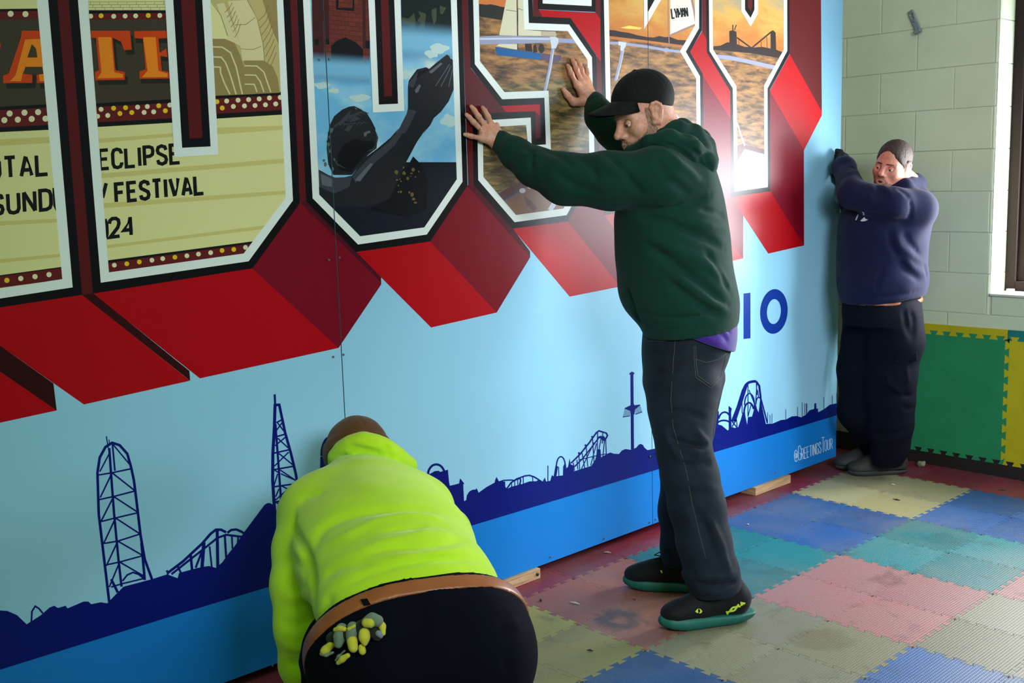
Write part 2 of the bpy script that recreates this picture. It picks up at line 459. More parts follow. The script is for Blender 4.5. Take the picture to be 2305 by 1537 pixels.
def print_part(name, items, jitter=True):
    """items: list of (material, level, [polygons in photo pixels])"""
    bm = bmesh.new(); mats = []; ser = 0
    for mt, lev, polys in items:
        if mt not in mats: mats.append(mt)
        mi = mats.index(mt)
        for poly in polys:
            if len(poly) < 3: continue
            ser += 1; co = [to_plane(p, lev+((ser % 37)*0.012 if jitter else 0)) for p in poly]
            vs = [bm.verts.new(c) for c in co]
            for t in tessellate_polygon([[Vector((c[1], c[2], 0)) for c in co]]):
                a, b_, c_ = [co[i] for i in t]
                ar = (b_[1]-a[1])*(c_[2]-a[2])-(b_[2]-a[2])*(c_[1]-a[1])
                if abs(ar) < 1e-12: continue
                idx = t if ar > 0 else t[::-1]
                try:
                    f = bm.faces.new([vs[i] for i in idx]); f.material_index = mi
                except ValueError: pass
    clip_bm(bm)
    me = bpy.data.meshes.new(name); bm.to_mesh(me); bm.free()
    return link(name, me, mats, mural)
def ribbon(pts, wd, closed=False):
    """quads along a polyline of photo pixels, mitred"""
    P = [np.array(p, float) for p in pts]; N = len(P); out = []
    def nrm(d):
        l = np.hypot(*d) or 1; return np.array([-d[1], d[0]])/l
    L, Rr = [], []
    for i in range(N):
        if closed or 0 < i < N-1:
            n1 = nrm(P[i]-P[(i-1) % N]); n2 = nrm(P[(i+1) % N]-P[i]); n_ = n1+n2
            k = np.dot(n_, n_)
            n_ = n_*(2/k) if k > 0.5 else n1
        elif i == 0: n_ = nrm(P[1]-P[0])
        else: n_ = nrm(P[-1]-P[-2])
        w_ = wd[i] if hasattr(wd, '__len__') else wd
        L.append(tuple(P[i]+n_*w_/2)); Rr.append(tuple(P[i]-n_*w_/2))
    M = N if closed else N-1
    for i in range(M):
        j = (i+1) % N
        out.append([L[i], L[j], Rr[j], Rr[i]])
    return out
def disc(x, y, r, n=10, sy=1.0): return [(x+r*math.cos(6.2832*k/n), y+r*sy*math.sin(6.2832*k/n)) for k in range(n)]
def arc(cx, cy, rx, ry, a0, a1, n=14, rot=0):
    c, s = math.cos(math.radians(rot)), math.sin(math.radians(rot)); o = []
    for k in range(n+1):
        a = math.radians(a0+(a1-a0)*k/n); x, y = rx*math.cos(a), ry*math.sin(a)
        o.append((cx+x*c-y*s, cy+x*s+y*c))
    return o
# stroke letters
_O = [(0, .22), (0, .78), (.15, .95), (.5, 1), (.85, .95), (1, .78), (1, .22), (.85, .05), (.5, 0), (.15, .05)]
GL = {'O': [_O+[_O[0], _O[1]]], '0': [_O+[_O[0], _O[1]]], 'T': [[(0, 1), (1, 1)], [(.5, 1), (.5, 0)]], 'A': [[(0, 0), (.5, 1), (1, 0)], [(.2, .3), (.8, .3)]],
      'L': [[(0, 1), (0, 0), (1, 0)]], 'S': [[(1, .76), (.9, .93), (.5, 1), (.12, .93), (0, .77), (.1, .62), (.9, .40), (1, .23), (.88, .07), (.5, 0), (.1, .07), (0, .24)]],
      'U': [[(0, 1), (0, .22), (.15, .05), (.5, 0), (.85, .05), (1, .22), (1, 1)]], 'N': [[(0, 0), (0, 1)], [(0, 1), (1, 0)], [(1, 0), (1, 1)]],
      'D': [[(0, 0), (0, 1), (.55, 1), (.88, .92), (1, .74), (1, .26), (.88, .08), (.55, 0), (0, 0), (0, .2)]],
      'E': [[(1, 1), (0, 1), (0, 0), (1, 0)], [(0, .52), (.85, .52)]], 'F': [[(1, 1), (0, 1), (0, 0)], [(0, .52), (.85, .52)]],
      'C': [[(1, .74), (1, .8), (.85, .95), (.5, 1), (.15, .95), (0, .78), (0, .22), (.15, .05), (.5, 0), (.85, .05), (1, .2), (1, .27)]],
      'I': [[(.5, 0), (.5, 1)]], 'P': [[(0, 0), (0, 1), (.6, 1), (.92, .93), (1, .76), (.92, .57), (.6, .48), (0, .48)]],
      'R': [[(0, 0), (0, 1), (.6, 1), (.92, .93), (1, .76), (.92, .57), (.6, .48), (0, .48)], [(.5, .48), (1, 0)]],
      'V': [[(0, 1), (.5, 0), (1, 1)]], 'Y': [[(0, 1), (.5, .45), (1, 1)], [(.5, .5), (.5, 0)]], 'M': [[(0, 0), (0, 1), (.5, .25), (1, 1), (1, 0)]],
      'H': [[(0, 0), (0, 1)], [(1, 0), (1, 1)], [(0, .5), (1, .5)]], 'K': [[(0, 0), (0, 1)], [(1, 1), (0, .45)], [(.3, .6), (1, 0)]],
      'G': [[(1, .74), (1, .8), (.85, .95), (.5, 1), (.15, .95), (0, .78), (0, .22), (.15, .05), (.5, 0), (.85, .05), (1, .2), (1, .45), (.55, .45)]],
      '2': [[(0, .74), (.05, .9), (.3, 1), (.7, 1), (.95, .9), (1, .72), (.85, .5), (0, .02), (1, .02)]], '4': [[(.8, 0), (.8, 1), (0, .3), (1, .3)]],
      '@': [[(.7, .35), (.7, .65), (.5, .72), (.3, .6), (.3, .4), (.5, .3), (.7, .4), (.85, .32), (1, .5), (.95, .8), (.6, 1), (.2, .92), (0, .6), (.02, .3), (.25, .03), (.7, 0), (.95, .12)]]}
def text_polys(s, BLp, BRp, TLp, TRp, wd, widths=None, gap=0.52):
    """string inside a quad of photo pixels; wd stroke width in pixels"""
    ws = [({'I': .12, 'M': 1.25, ' ': .5}.get(ch, 1.0) if widths is None else widths.get(ch, 1.0)) for ch in s]
    tot = sum(ws)+gap*(len(s)-1); x = 0; out = []
    def mp(u, v_):
        b_ = (BLp[0]+(BRp[0]-BLp[0])*u, BLp[1]+(BRp[1]-BLp[1])*u); t = (TLp[0]+(TRp[0]-TLp[0])*u, TLp[1]+(TRp[1]-TLp[1])*u)
        return (b_[0]+(t[0]-b_[0])*v_, b_[1]+(t[1]-b_[1])*v_)
    hgt = math.hypot(TLp[0]-BLp[0], TLp[1]-BLp[1]); m_ = wd/2/hgt
    for ch, w_ in zip(s, ws):
        for st in GL.get(ch, []):
            pts = [mp((x+px_*w_)/tot, m_+py_*(1-2*m_)) for px_, py_ in st]
            out += ribbon(pts, wd)
        x += w_+gap
    return out
# print colours
WHITE = pmat('white', (226, 232, 226)); BLACK = pmat('black', (14, 14, 16)); MAROON = pmat('maroon', (88, 22, 24)); DMAR = pmat('dark_maroon', (50, 12, 15))
RED = pmat('red', (174, 5, 17)); SIDE = pmat('side_red', (120, 10, 30)); SHADE = pmat('shade_red', (76, 14, 30))
NAVY = pmat('navy', (8, 22, 112)); BAND = pmat('band', (22, 122, 204)); CREAM = pmat('cream', (222, 214, 150)); CREAM2 = pmat('cream_stripe', (206, 192, 118))
def f_sky(nt):
    v_ = coords(nt); sx = nt.nodes.new('ShaderNodeSeparateXYZ'); nt.links.new(v_, sx.inputs[0])
    mr = nt.nodes.new('ShaderNodeMapRange'); mr.inputs[1].default_value = 0.3; mr.inputs[2].default_value = 2.2
    nt.links.new(sx.outputs['Z'], mr.inputs[0])
    return ramp(nt, mr.outputs[0], [(0.0, lin((154, 206, 230))), (0.40, lin((148, 202, 228))), (1.0, lin((108, 154, 178)))])
SKYP = pmat_nodes('sky_ground', f_sky)
def f_cloud(nt):
    v_ = coords(nt, (1, 5, 9)); f = noise(nt, v_, 1.0, 5, 0.55)
    return ramp(nt, f, [(0.40, lin((108, 176, 214))), (0.56, lin((140, 194, 218))), (0.70, lin((214, 224, 208)))])
CLOUD = pmat_nodes('cloud_sky', f_cloud)
def f_water(nt):
    v_ = coords(nt, (1, 9, 44)); f = noise(nt, v_, 1.0, 6, 0.62, 0.3)
    return ramp(nt, f, [(0.30, lin((56, 44, 36))), (0.45, lin((112, 84, 60))), (0.56, lin((160, 116, 72))), (0.70, lin((190, 140, 86)))])
WATER = pmat_nodes('sunset_water', f_water)
def f_water2(nt):
    v_ = coords(nt, (1, 7, 34)); f = noise(nt, v_, 1.3, 6, 0.62, 0.5)
    return ramp(nt, f, [(0.30, lin((36, 38, 32))), (0.46, lin((96, 84, 54))), (0.60, lin((156, 128, 78))), (0.72, lin((178, 148, 96)))])
WATER2 = pmat_nodes('dark_water', f_water2)
def f_sunset(nt):
    v_ = coords(nt); sx = nt.nodes.new('ShaderNodeSeparateXYZ'); nt.links.new(v_, sx.inputs[0])
    n_ = noise(nt, coords(nt, (1, 3, 9)), 1.0, 4, 0.6)
    ma = nt.nodes.new('ShaderNodeMath'); ma.operation = 'MULTIPLY_ADD'; ma.inputs[1].default_value = 0.5; ma.inputs[2].default_value = -0.25
    nt.links.new(n_, ma.inputs[0]); ad = nt.nodes.new('ShaderNodeMath'); nt.links.new(ma.outputs[0], ad.inputs[0]); nt.links.new(sx.outputs['Z'], ad.inputs[1])
    mr = nt.nodes.new('ShaderNodeMapRange'); mr.inputs[1].default_value = 1.98; mr.inputs[2].default_value = 2.42
    nt.links.new(ad.outputs[0], mr.inputs[0])
    return ramp(nt, mr.outputs[0], [(0.0, lin((178, 100, 50))), (0.35, lin((194, 124, 62))), (0.6, lin((206, 162, 86))), (0.85, lin((158, 148, 122))), (1.0, lin((130, 142, 144)))])
SUNSET = pmat_nodes('sunset_sky', f_sunset)
def f_brick(nt):
    v_ = coords(nt); n_ = nt.nodes.new('ShaderNodeTexBrick'); n_.inputs['Scale'].default_value = 18.0
    n_.inputs['Color1'].default_value = (*lin((112, 50, 40)), 1); n_.inputs['Color2'].default_value = (*lin((96, 42, 36)), 1); n_.inputs['Mortar'].default_value = (*lin((74, 36, 32)), 1)
    mp_ = nt.nodes.new('ShaderNodeMapping'); mp_.inputs['Rotation'].default_value = (0, math.pi/2, math.pi/2)
    nt.links.new(v_, mp_.inputs[0]); nt.links.new(mp_.outputs[0], n_.inputs['Vector'])
    return n_.outputs['Color']
BRICKP = pmat_nodes('brick_tower', f_brick)
def fade_poly(y_hi, y_lo, x0, x1, c_a, nm):
    """painted mist: printed soft band between two heights of the mural"""
    za = to_plane(((x0+x1)/2, y_hi), 0)[2]; zb = to_plane(((x0+x1)/2, y_lo), 0)[2]
    mt, nt, b_ = new_mat('print_'+nm); print_finish(nt, b_); b_.inputs['Base Color'].default_value = (*lin(c_a), 1)
    v_ = coords(nt); sx = nt.nodes.new('ShaderNodeSeparateXYZ'); nt.links.new(v_, sx.inputs[0])
    mr_ = nt.nodes.new('ShaderNodeMapRange'); mr_.inputs[1].default_value = zb; mr_.inputs[2].default_value = za
    nt.links.new(sx.outputs['Z'], mr_.inputs[0])
    nt.links.new(ramp(nt, mr_.outputs[0], [(0.0, (0, 0, 0)), (0.42, (1, 1, 1)), (0.58, (1, 1, 1)), (1.0, (0, 0, 0))], 'EASE'), b_.inputs['Alpha'])
    return mt
# panels
panel_edge = plain('panel_edge', (70, 110, 128), 0.4); dark_gap = plain('seam_backing', (14, 22, 26), 0.8); stud = plain('pine_frame', (150, 118, 82), 0.7, var=0.2, vscale=14)
edges = [MY0]+sorted(SEAMS)+[MY1]
for a, c in zip(edges[:-1], edges[1:]):
    box('panel', (XM-0.008, a+(0.0015 if a != MY0 else 0), MZB), (XM-0.0001, c-(0.0015 if c != MY1 else 0), MZT), [panel_edge], mural)
box('frame_backing', (XM-0.0125, MY0+0.01, MZB+0.005), (XM-0.0085, MY1-0.004, MZT-0.01), dark_gap, mural)
for yy in np.linspace(MY0+0.02, MY1-0.05, 13):
    box('stud', (XM-0.10, yy, MZB), (XM-0.013, yy+0.038, MZT), stud, mural)
print_part('sky_print', [(SKYP, 0.2, [[(-900, -900), (2300, -900), (2300, 1900), (-900, 1900)]])])
# --- extruded sides of the letters
ext = []
def E(mt, lev, f, pts): ext.append((mt, lev, [Z(f, pts)]))
E(RED, 1, 2, [(-1500, 1010), (0, 773), (525, 693), (1217, 1243), (537, 1395), (0, 1018), (-1500, 200)])
E(RED, 1, 2, [(-1500, 200), (0, 1183), (363, 1433), (0, 1512), (-1500, 1850)])
E(DMAR, 1.5, 2, [(-1500, -40), (0, 1018), (342, 1260), (363, 1433), (0, 1183), (-1500, 150)])
E(DMAR, 1.5, 2, [(525, 693), (597, 683), (1213, 1180), (1218, 1243)])
ext.append((RED, 1, [Z(2, [(595, 684), (1617, 523)])+[(762, 783), (449.8, 851.5)]]))
ext.append((SIDE, 1, [[(567.5, 603.8), (674.7, 457), (689, 453), z1p(4, 660, 1150), z1p(4, 662, 1203), (762, 783)]]))
E(SHADE, 1.5, 4, [(48, 585), (97, 570), (472, 955), (660, 1148), (662, 1203), (655, 1185)])
E(RED, 1, 4, [(475, 960), (1030, 880), (1530, 1415), (1037, 1527), (660, 1150)])
E(SIDE, 1, 4, [(1030, 880), (1310, 455), (1780, 955), (1782, 1000), (1530, 1415)])
E(SHADE, 1.5, 4, [(1310, 460), (1355, 440), (1650, 780), (1781, 955), (1782, 1000), (1772, 985)])
E(RED, 1, 8, [(442, 945), (885, 888), (1310, 1412), (902, 1493), (585, 1115)])
E(SIDE, 1, 8, [(885, 888), (1145, 440), (1180, 500), (1180, 840), (1480, 1250), (1310, 1412)])
E(RED, 1, 8, [(1180, 838), (1950, 740), (2200, 1100), (1600, 1230), (1480, 1250)])
# gaps between the letters (dark red) down to the faces
ext.append((MAROON, 1.8, [[U(1, 415, 2, 470, 0), U(1, 500, 2, 550, 0), z1p(2, 597, 684), z1p(2, 525, 694)]]))
ext.append((MAROON, 1.8, [[U(1, 2088, 1, 2155, 1450), (U(1, 2140, 1, 2210, 1450)), z1p(4, 97, 572), z1p(4, 48, 590)]]))
ext.append((MAROON, 1.8, [[U(3, 1940, 4, 1310, 440), U(3, 2012, 5, 150, 770), z1p(5, 150, 785), z1p(5, 495, 1215), z1p(5, 558, 1295), z1p(5, 330, 1310), z1p(8, 120, 30), z1p(8, 130, 600), z1p(8, 85, 600)]]))
ext.append((RED, 2.6, [Z(5, [(500, 1222), (948, 1203), (953, 1342), (893, 1283), (555, 1292)])]))
ext.append((MAROON, 2.6, [[z1p(5, 893, 1283), z1p(5, 953, 1342), z1p(8, 668, 215), z1p(8, 630, 222)]]))
ext.append((MAROON, 2.6, [Z(5, [(866, -700), (920, -700), (935, 112), (978, 192), (868, 188)])]))
ext.append((RED, 2.6, [Z(5, [(935, 112), (1590, 148), (1645, 220), (1650, 710), (1302, 208), (978, 194)])]))
ext.append((MAROON, 2.5, [Z(5, [(1587, -700), (1645, -700), (1648, 222), (1587, 142)])]))
ext.append((MAROON, 2.5, [[z1p(5, 1597, 640), z1p(5, 1652, 712), z1p(5, 1668, 1250), z1p(8, 1163, 480), z1p(8, 1160, 830), z1p(8, 1140, 430), z1p(5, 1605, 1130)]]))
ext.append((MAROON, 1, [[top_of(z1p(6, 961, 0), z1p(6, 961, 260)), top_of(z1p(6, 998, 0), z1p(6, 1001, 440)), z1p(6, 1003, 460), z1p(6, 962, 280)]]))
E(RED, 1.2, 6, [(961, 272), (1001, 345), (1003, 450), (1207, 790), (1212, 1035), (975, 665), (855, 450)])
ext.append((SIDE, 1.1, [[z1p(6, 966, 640), z1p(6, 1212, 1030), z1p(6, 1215, 1537), z1p(7, 332, 243), z1p(7, 434, 405), z1p(7, 433, 775), z1p(7, 310, 620), (1560, 470), z1p(6, 970, 1300)]]))
E(RED, 1.2, 7, [(200, 470), (310, 618), (433, 775), (355, 793), (120, 850)])
ext.append((MAROON, 1, [[top_of(z1p(6, 1714, 0), z1p(6, 1718, 460)), top_of(z1p(6, 1990, 0), z1p(6, 1997, 960)), z1p(6, 1998, 968), z1p(6, 1720, 470)]]))
E(RED, 1, 6, [(1720, 468), (1998, 966), (1997, 1000), (1843, 1300), (1547, 785)])
ext.append((SIDE, 1, [[z1p(6, 1548, 786), z1p(6, 1843, 1298), z1p(7, 959, 0), z1p(7, 960, 661), z1p(7, 666, 194)]]))
E(RED, 1, 7, [(332, 243), (667, 193), (960, 662), (650, 733), (434, 403)])
print_part('letter_side_print', ext)
def letter(nm, outer, white, inner, pic, extra=()):
    ex = []; n_ = 0
    for mt, lv, ps in extra:
        for p in ps: n_ += 1; ex.append((mt, lv+(n_ % 43)*0.0105, clip_to([p], inner) if lv < 8 else [p]))
    print_part(nm, [(BLACK, 2, [outer]), (WHITE, 3, [white]), (pic, 4, [inner])]+ex, False)
def counter(w_, b_, r_): return [(WHITE, 9, [w_]), (BLACK, 10, [b_]), (MAROON, 11, [r_])]
ORA = pmat('orange', (238, 132, 30)); ORB = pmat('orange_edge', (206, 66, 20)); MARQ = pmat('marquee_field', (66, 58, 44)); LAMPW = pmat('bulb_white', (228, 218, 176)); LAMPY = pmat('bulb_yellow', (232, 190, 30)); BANDR = pmat('bulb_band', (100, 30, 30))
STONE = pmat('stone', (190, 170, 112)); STONED = pmat('stone_shade', (150, 130, 80)); STONEL = pmat('stone_light', (214, 200, 150)); JOINT = pmat('stone_joint', (128, 116, 70)); INK = pmat('ink', (18, 22, 22)); GREYD = pmat('marquee_shadow', (40, 38, 30))
def bulbs(f, pts, r):
    wq, yq = [], []
    for x, y, k in pts: (yq if k else wq).append(disc(*z1p(f, x, y), r))
    return [(LAMPW, 6, wq), (LAMPY, 6, yq)]
# N: only its right leg shows
xt = []
xt.append((MARQ, 4.3, [Z(1, [(-1200, 90), (272, 70), (355, 930), (-1200, 1010)])]))
xt.append((BANDR, 5, [Z(1, [(-1200, 100), (275, 80), (282, 135), (-1200, 165)]), Z(1, [(-1200, 860), (342, 775), (352, 900), (-1200, 975)]), Z(2, [(-900, 700), (393, 520), (400, 594), (-900, 770)])]))
xt.append((INK, 4.8, [Z(1, [(-1200, 80), (270, 62), (276, 85), (-1200, 110)]), Z(1, [(-1200, 830), (340, 752), (343, 780), (-1200, 870)]), Z(1, [(-1200, 970), (352, 896), (357, 935), (-1200, 1010)]), Z(2, [(-900, 690), (392, 514), (394, 528), (-900, 705)])]))
xt += bulbs(1, [(75, 100, 0), (182, 102, 0), (68, 818, 0), (175, 812, 0), (273, 808, 0), (30, 866, 0), (127, 862, 0), (227, 857, 0), (326, 855, 0), (-40, 822, 0), (-70, 872, 0)], 7)
xt += bulbs(2, [(43, 600, 1), (132, 588, 0), (223, 576, 0), (313, 563, 0), (-45, 612, 0)], 6)
A_ = [(155, 222), (292, 222), (300, 300), (330, 598), (265, 598), (262, 540), (232, 540), (232, 597), (22, 600), (20, 545), (62, 530), (150, 270)]
xt.append((GREYD, 5.2, [Z(1, [(x+25, y+38) for x, y in A_])]))
xt.append((ORB, 6, [Z(1, A_)])); xt.append((ORA, 6.5, [Z(1, [(180, 285), (292, 280), (322, 585), (285, 585), (275, 500), (165, 515), (150, 585), (70, 585), (110, 545)])]))
xt.append((MARQ, 7, [Z(1, [(228, 318), (195, 415), (268, 415), (258, 350)]), Z(1, [(165, 532), (182, 482), (302, 482), (312, 532), (262, 540), (232, 540)])]))
xt.append((ORB, 5.5, [Z(1, [(-160, 240), (-20, 235), (5, 330), (-10, 385), (-60, 330), (-120, 560), (-200, 560)])]))
stripes = [[(-900, 1050+d), (372, 985+d), (374, 1030+d), (-900, 1100+d)] for d in (0,)]
xt.append((CREAM2, 4.4, [Z(1, s) for s in stripes]+[Z(2, [(-900, 260), (370, 205), (371, 228), (-900, 300)]), Z(2, [(-900, 545), (385, 430), (386, 450), (-900, 580)])]))
xt.append((INK, 5, text_polys('OTAL', z1p(1, -75, 1302), z1p(1, 343, 1268), z1p(1, -86, 1132), z1p(1, 335, 1102), 8.6)))
xt.append((INK, 5, text_polys('SUND', z1p(2, -48, 194), z1p(2, 328, 155), z1p(2, -56, 46), z1p(2, 322, 8), 8.4)+ribbon(Z(2, [(347, 8), (353, 120), (368, 150)]), 9)))
def leftx(f, x, y, sl=-0.153): p = z1p(f, x, y); return (-520.0, p[1]-sl*(p[0]+520))
nb = z1p(2, 525, 693); nw = z1p(2, 465, 645); ni = z1p(2, 398, 592)
letter('printed_letter', [(-520, -320), U(1, 415, 2, 470, 0), nb, leftx(2, 525, 693)],
       [(-520, -320), U(1, 347, 2, 412, 0), nw, leftx(2, 465, 645)],
       [(-520, -320), U(1, 270, 2, 357, 0), ni, leftx(2, 398, 592)], CREAM, xt)
# D
xt = []
xt.append((MARQ, 4.3, [Z(1, [(632, 80), (1200, 78), (1240, 880), (702, 912)])]))
xt.append((INK, 4.6, [Z(1, [(632, 74), (1195, 74), (1196, 98), (634, 100)]), Z(1, [(690, 745), (1228, 715), (1229, 742), (692, 772)]), Z(1, [(702, 880), (1240, 850), (1242, 884), (704, 915)]), Z(1, [(1545, 690), (2022, 662), (2023, 685), (1547, 712)]), Z(1, [(1558, 818), (2030, 792), (2032, 826), (1560, 855)]), Z(2, [(690, 472), (1620, 350), (1610, 366), (692, 490)])]))
xt.append((BANDR, 4.8, [Z(1, [(634, 98), (1196, 94), (1200, 138), (636, 142)]), Z(1, [(692, 770), (1229, 742), (1238, 852), (700, 882)]), Z(1, [(1547, 710), (2023, 685), (2030, 793), (1556, 820)]), Z(2, [(692, 488), (1612, 366), (1565, 430), (698, 552)])]))
xt += bulbs(1, [(652, 117, 0), (727, 114, 1), (818, 118, 0), (900, 116, 0), (976, 115, 0), (1067, 112, 1), (1150, 112, 0), (727, 788, 0), (817, 780, 1), (903, 776, 1), (990, 772, 0), (1060, 768, 0), (1142, 762, 1), (1222, 757, 0),
               (775, 832, 0), (863, 818, 1), (948, 811, 1), (1037, 810, 0), (1106, 806, 0), (1190, 798, 1), (702, 838, 0), (1562, 733, 1), (1632, 728, 0), (1714, 722, 0), (1790, 718, 0), (1866, 713, 0), (1940, 706, 0), (2018, 702, 0),
               (1600, 778, 1), (1680, 767, 0), (1760, 763, 0), (1836, 760, 0), (1911, 755, 0), (1985, 749, 0)], 5.6)
xt += bulbs(2, [(731, 503, 0), (811, 494, 1), (891, 482, 1), (972, 471, 0), (1041, 461, 0), (1119, 452, 1), (1196, 443, 0), (1270, 432, 0), (1348, 423, 0), (1421, 409, 1), (1496, 402, 1), (1571, 389, 0)], 5.4)
T_ = [(655, 222), (935, 222), (948, 358), (893, 362), (870, 300), (810, 272), (830, 505), (898, 520), (898, 575), (685, 578), (683, 520), (712, 505), (690, 275), (655, 270)]
E_ = [(965, 225), (1196, 222), (1200, 275), (1140, 278), (1150, 380), (1196, 350), (1206, 412), (1155, 402), (1165, 510), (1215, 520), (1218, 566), (1005, 568), (1003, 515), (1048, 500), (1028, 280), (968, 275)]
xt.append((GREYD, 5.0, [Z(1, [(x+22, y+34) for x, y in T_]), Z(1, [(x+10, y+34) for x, y in E_])]))
xt.append((ORB, 6, [Z(1, T_), Z(1, E_)]))
xt.append((ORA, 6.5, [Z(1, [(705, 268), (800, 268), (822, 520), (885, 535), (885, 560), (700, 565), (730, 520)]), Z(1, [(1030, 268), (1120, 268), (1140, 510), (1205, 530), (1205, 555), (1020, 557), (1062, 510)])]))
xt.append((CREAM2, 4.4, [Z(1, [(704, 1000), (1245, 960), (1247, 985), (706, 1030)]), Z(1, [(1562, 920), (2035, 905), (2037, 935), (1564, 968)]), Z(1, [(725, 1250), (2045, 1142), (2046, 1175), (727, 1285)]), Z(1, [(735, 1465), (2055, 1372), (2056, 1400), (737, 1500)]), Z(2, [(680, 375), (1720, 245), (1700, 270), (682, 395)])]))
# brick above the marquee and the fan of stone ribs
xt.append((JOINT, 4.5, [q for y in (14, 34, 55) for q in ribbon(Z(1, [(632, y), (1192, y-2)]), 0.9)]+[q for r_ in range(3) for x in range(650+18*r_, 1190, 66) for q in ribbon(Z(1, [(x, 16+20*r_), (x+1, 33+20*r_)]), 0.9)]))
xt.append((JOINT, 4.5, [q for y in range(10, 70, 20) for q in ribbon(Z(1, [(-300, y+2), (268, y)]), 0.9)]))
xt.append((STONE, 4.4, [Z(1, [(1512, -30), (1640, -60), (2000, -60), (2020, 670), (1550, 690)])]))
xt.append((CREAM, 4.6, [Z(1, [(1512, 0), (1560, 60), (1620, 190), (1640, 290), (1530, 285)])]))
xt.append((STONEL, 4.7, [Z(1, [(1640, 10), (1780, 0), (1850, 120), (1890, 300), (1905, 440), (1745, 438), (1735, 350), (1690, 190)]), Z(1, [(1560, 30), (1612, 20), (1700, 240), (1730, 330), (1640, 290)])]))
xt.append((STONED, 4.9, [Z(1, [(1890, 0), (1992, -30), (2010, 330), (1950, 190)]), Z(1, [(1530, 280), (1620, 280), (1690, 310), (1730, 400), (1765, 500), (1790, 680), (1550, 690)]), Z(1, [(1755, 436), (1900, 436), (1965, 480), (2000, 560), (2015, 668), (1790, 680)])]))
rb = []
for k in range(3):
    d = k*72; rb += ribbon(Z(1, [(1533, 338+d), (1600-d*.1, 340+d), (1660-d*.5, 380+d), (1700-d*.6, 480+d*.8), (1745-d*.62, 680)]), 3.4)
    e = k*66; rb += ribbon(Z(1, [(1762, 474+e), (1850-e*.15, 476+e), (1900-e*.4, 520+e), (1950-e*.75, 664)]), 3.0)
xt.append((STONEL, 5.4, rb))
jl = []
for k in range(9): jl += ribbon(Z(1, [(1620+14*k, 90+36*k), (1650+13*k, 60+34*k), (1672+12*k, 20+30*k)]), 1.2) if k < 6 else []
for k in range(8): jl += ribbon(Z(1, [(1862+10*k, 150+52*k), (1905+10*k, 110+44*k), (1935+8*k, 40+48*k)]), 1.2)
jl += ribbon(Z(1, [(1690, 180), (1770, 178), (1838, 125)]), 1.1)+ribbon(Z(1, [(1735, 352), (1820, 358), (1880, 335)]), 1.1)+ribbon(Z(1, [(1780, 0), (1850, 130), (1895, 320), (1905, 440)]), 1.1)+ribbon(Z(1, [(1515, 10), (1590, 110), (1640, 260)]), 1.1)
xt.append((JOINT, 5.5, jl))
xt.append((INK, 5, text_polys('ECLIPSE', z1p(1, 722, 1230), z1p(1, 1294, 1184), z1p(1, 714, 1072), z1p(1, 1286, 1030), 7.8)))
xt.append((INK, 5, text_polys('FESTIVAL', z1p(1, 838, 1468), z1p(1, 1466, 1406), z1p(1, 830, 1314), z1p(1, 1458, 1254), 8.2)+ribbon(Z(1, [(738, 1425), (764, 1320)]), 8)))
xt.append((INK, 5, text_polys('24', z1p(2, 706, 338), z1p(2, 852, 319), z1p(2, 698, 196), z1p(2, 844, 182), 8, gap=0.42)+ribbon(Z(2, [(672, 208), (684, 240), (686, 300), (680, 330)]), 7)))
xt += counter([U(1, 1187, 1, 1254, 1133), z1p(1, 1254, 1133), z1p(1, 1571, 1113), U(1, 1514, 1, 1571, 1113)],
              [U(1, 1246, 1, 1310, 1065), z1p(1, 1310, 1065), z1p(1, 1515, 1055), U(1, 1455, 1, 1515, 1055)],
              [U(1, 1300, 1, 1362, 998), z1p(1, 1362, 998), z1p(1, 1456, 994), U(1, 1402, 1, 1456, 994)])
letter('printed_letter', [U(1, 495, 2, 595, 685), z1p(2, 595, 685), z1p(2, 1617, 523), z1p(2, 1920, 108), U(1, 2090, 2, 1920, 108)],
       [U(1, 561, 2, 645, 615), z1p(2, 645, 615), z1p(2, 1592, 478), z1p(2, 1876, 88), U(1, 2040, 2, 1876, 88)],
       [U(1, 633, 2, 697, 549), z1p(2, 697, 549), z1p(2, 1560, 428), z1p(2, 1830, 70), U(1, 1993, 2, 1830, 70)], CREAM, xt)
# U
STAT = pmat('statue', (34, 36, 40)); STATL = pmat('statue_light', (92, 98, 104)); STATD = pmat('statue_dark', (18, 20, 24)); STATM = pmat('statue_mid', (58, 62, 68)); CLIFF = pmat('cliff', (20, 32, 30)); CLIFFL = pmat('cliff_light', (66, 72, 52)); DUSK = pmat('dusk', (22, 28, 38)); GOLD = pmat('lichen', (104, 88, 50)); BR2 = pmat('brick_dark', (62, 30, 28))
xt = []
xt.append((BRICKP, 4.5, [Z(3, [(195, -600), (880, -600), (882, 730), (230, 800)])]))
xt.append((BR2, 4.7, [Z(3, [(205, -600), (330, -600), (350, 700), (235, 740)]), Z(3, [(340, -600), (400, -600), (415, 500), (360, 510)]), Z(3, [(790, -600), (820, -600), (840, 560), (800, 560)])]))
xt.append((STATD, 4.8, [Z(3, [(485, -600), (700, -600), (702, 130), (492, 112)]), Z(3, [(435, 530), (500, 470), (600, 430), (720, 490), (805, 570), (800, 700), (440, 720)]), Z(3, [(245, 455), (290, 448), (295, 520), (250, 520)]), Z(3, [(355, 450), (410, 450), (415, 515), (360, 515)]), Z(3, [(830, 470), (878, 470), (880, 560), (835, 560)])]))
xt.append((BRICKP, 4.9, [Z(3, [(515, -600), (680, -600), (682, 95), (520, 90)])]))
xt.append((CLIFF, 4.5, [Z(3, [(1230, -600), (1825, -600), (1830, 400), (1250, 560)])]))
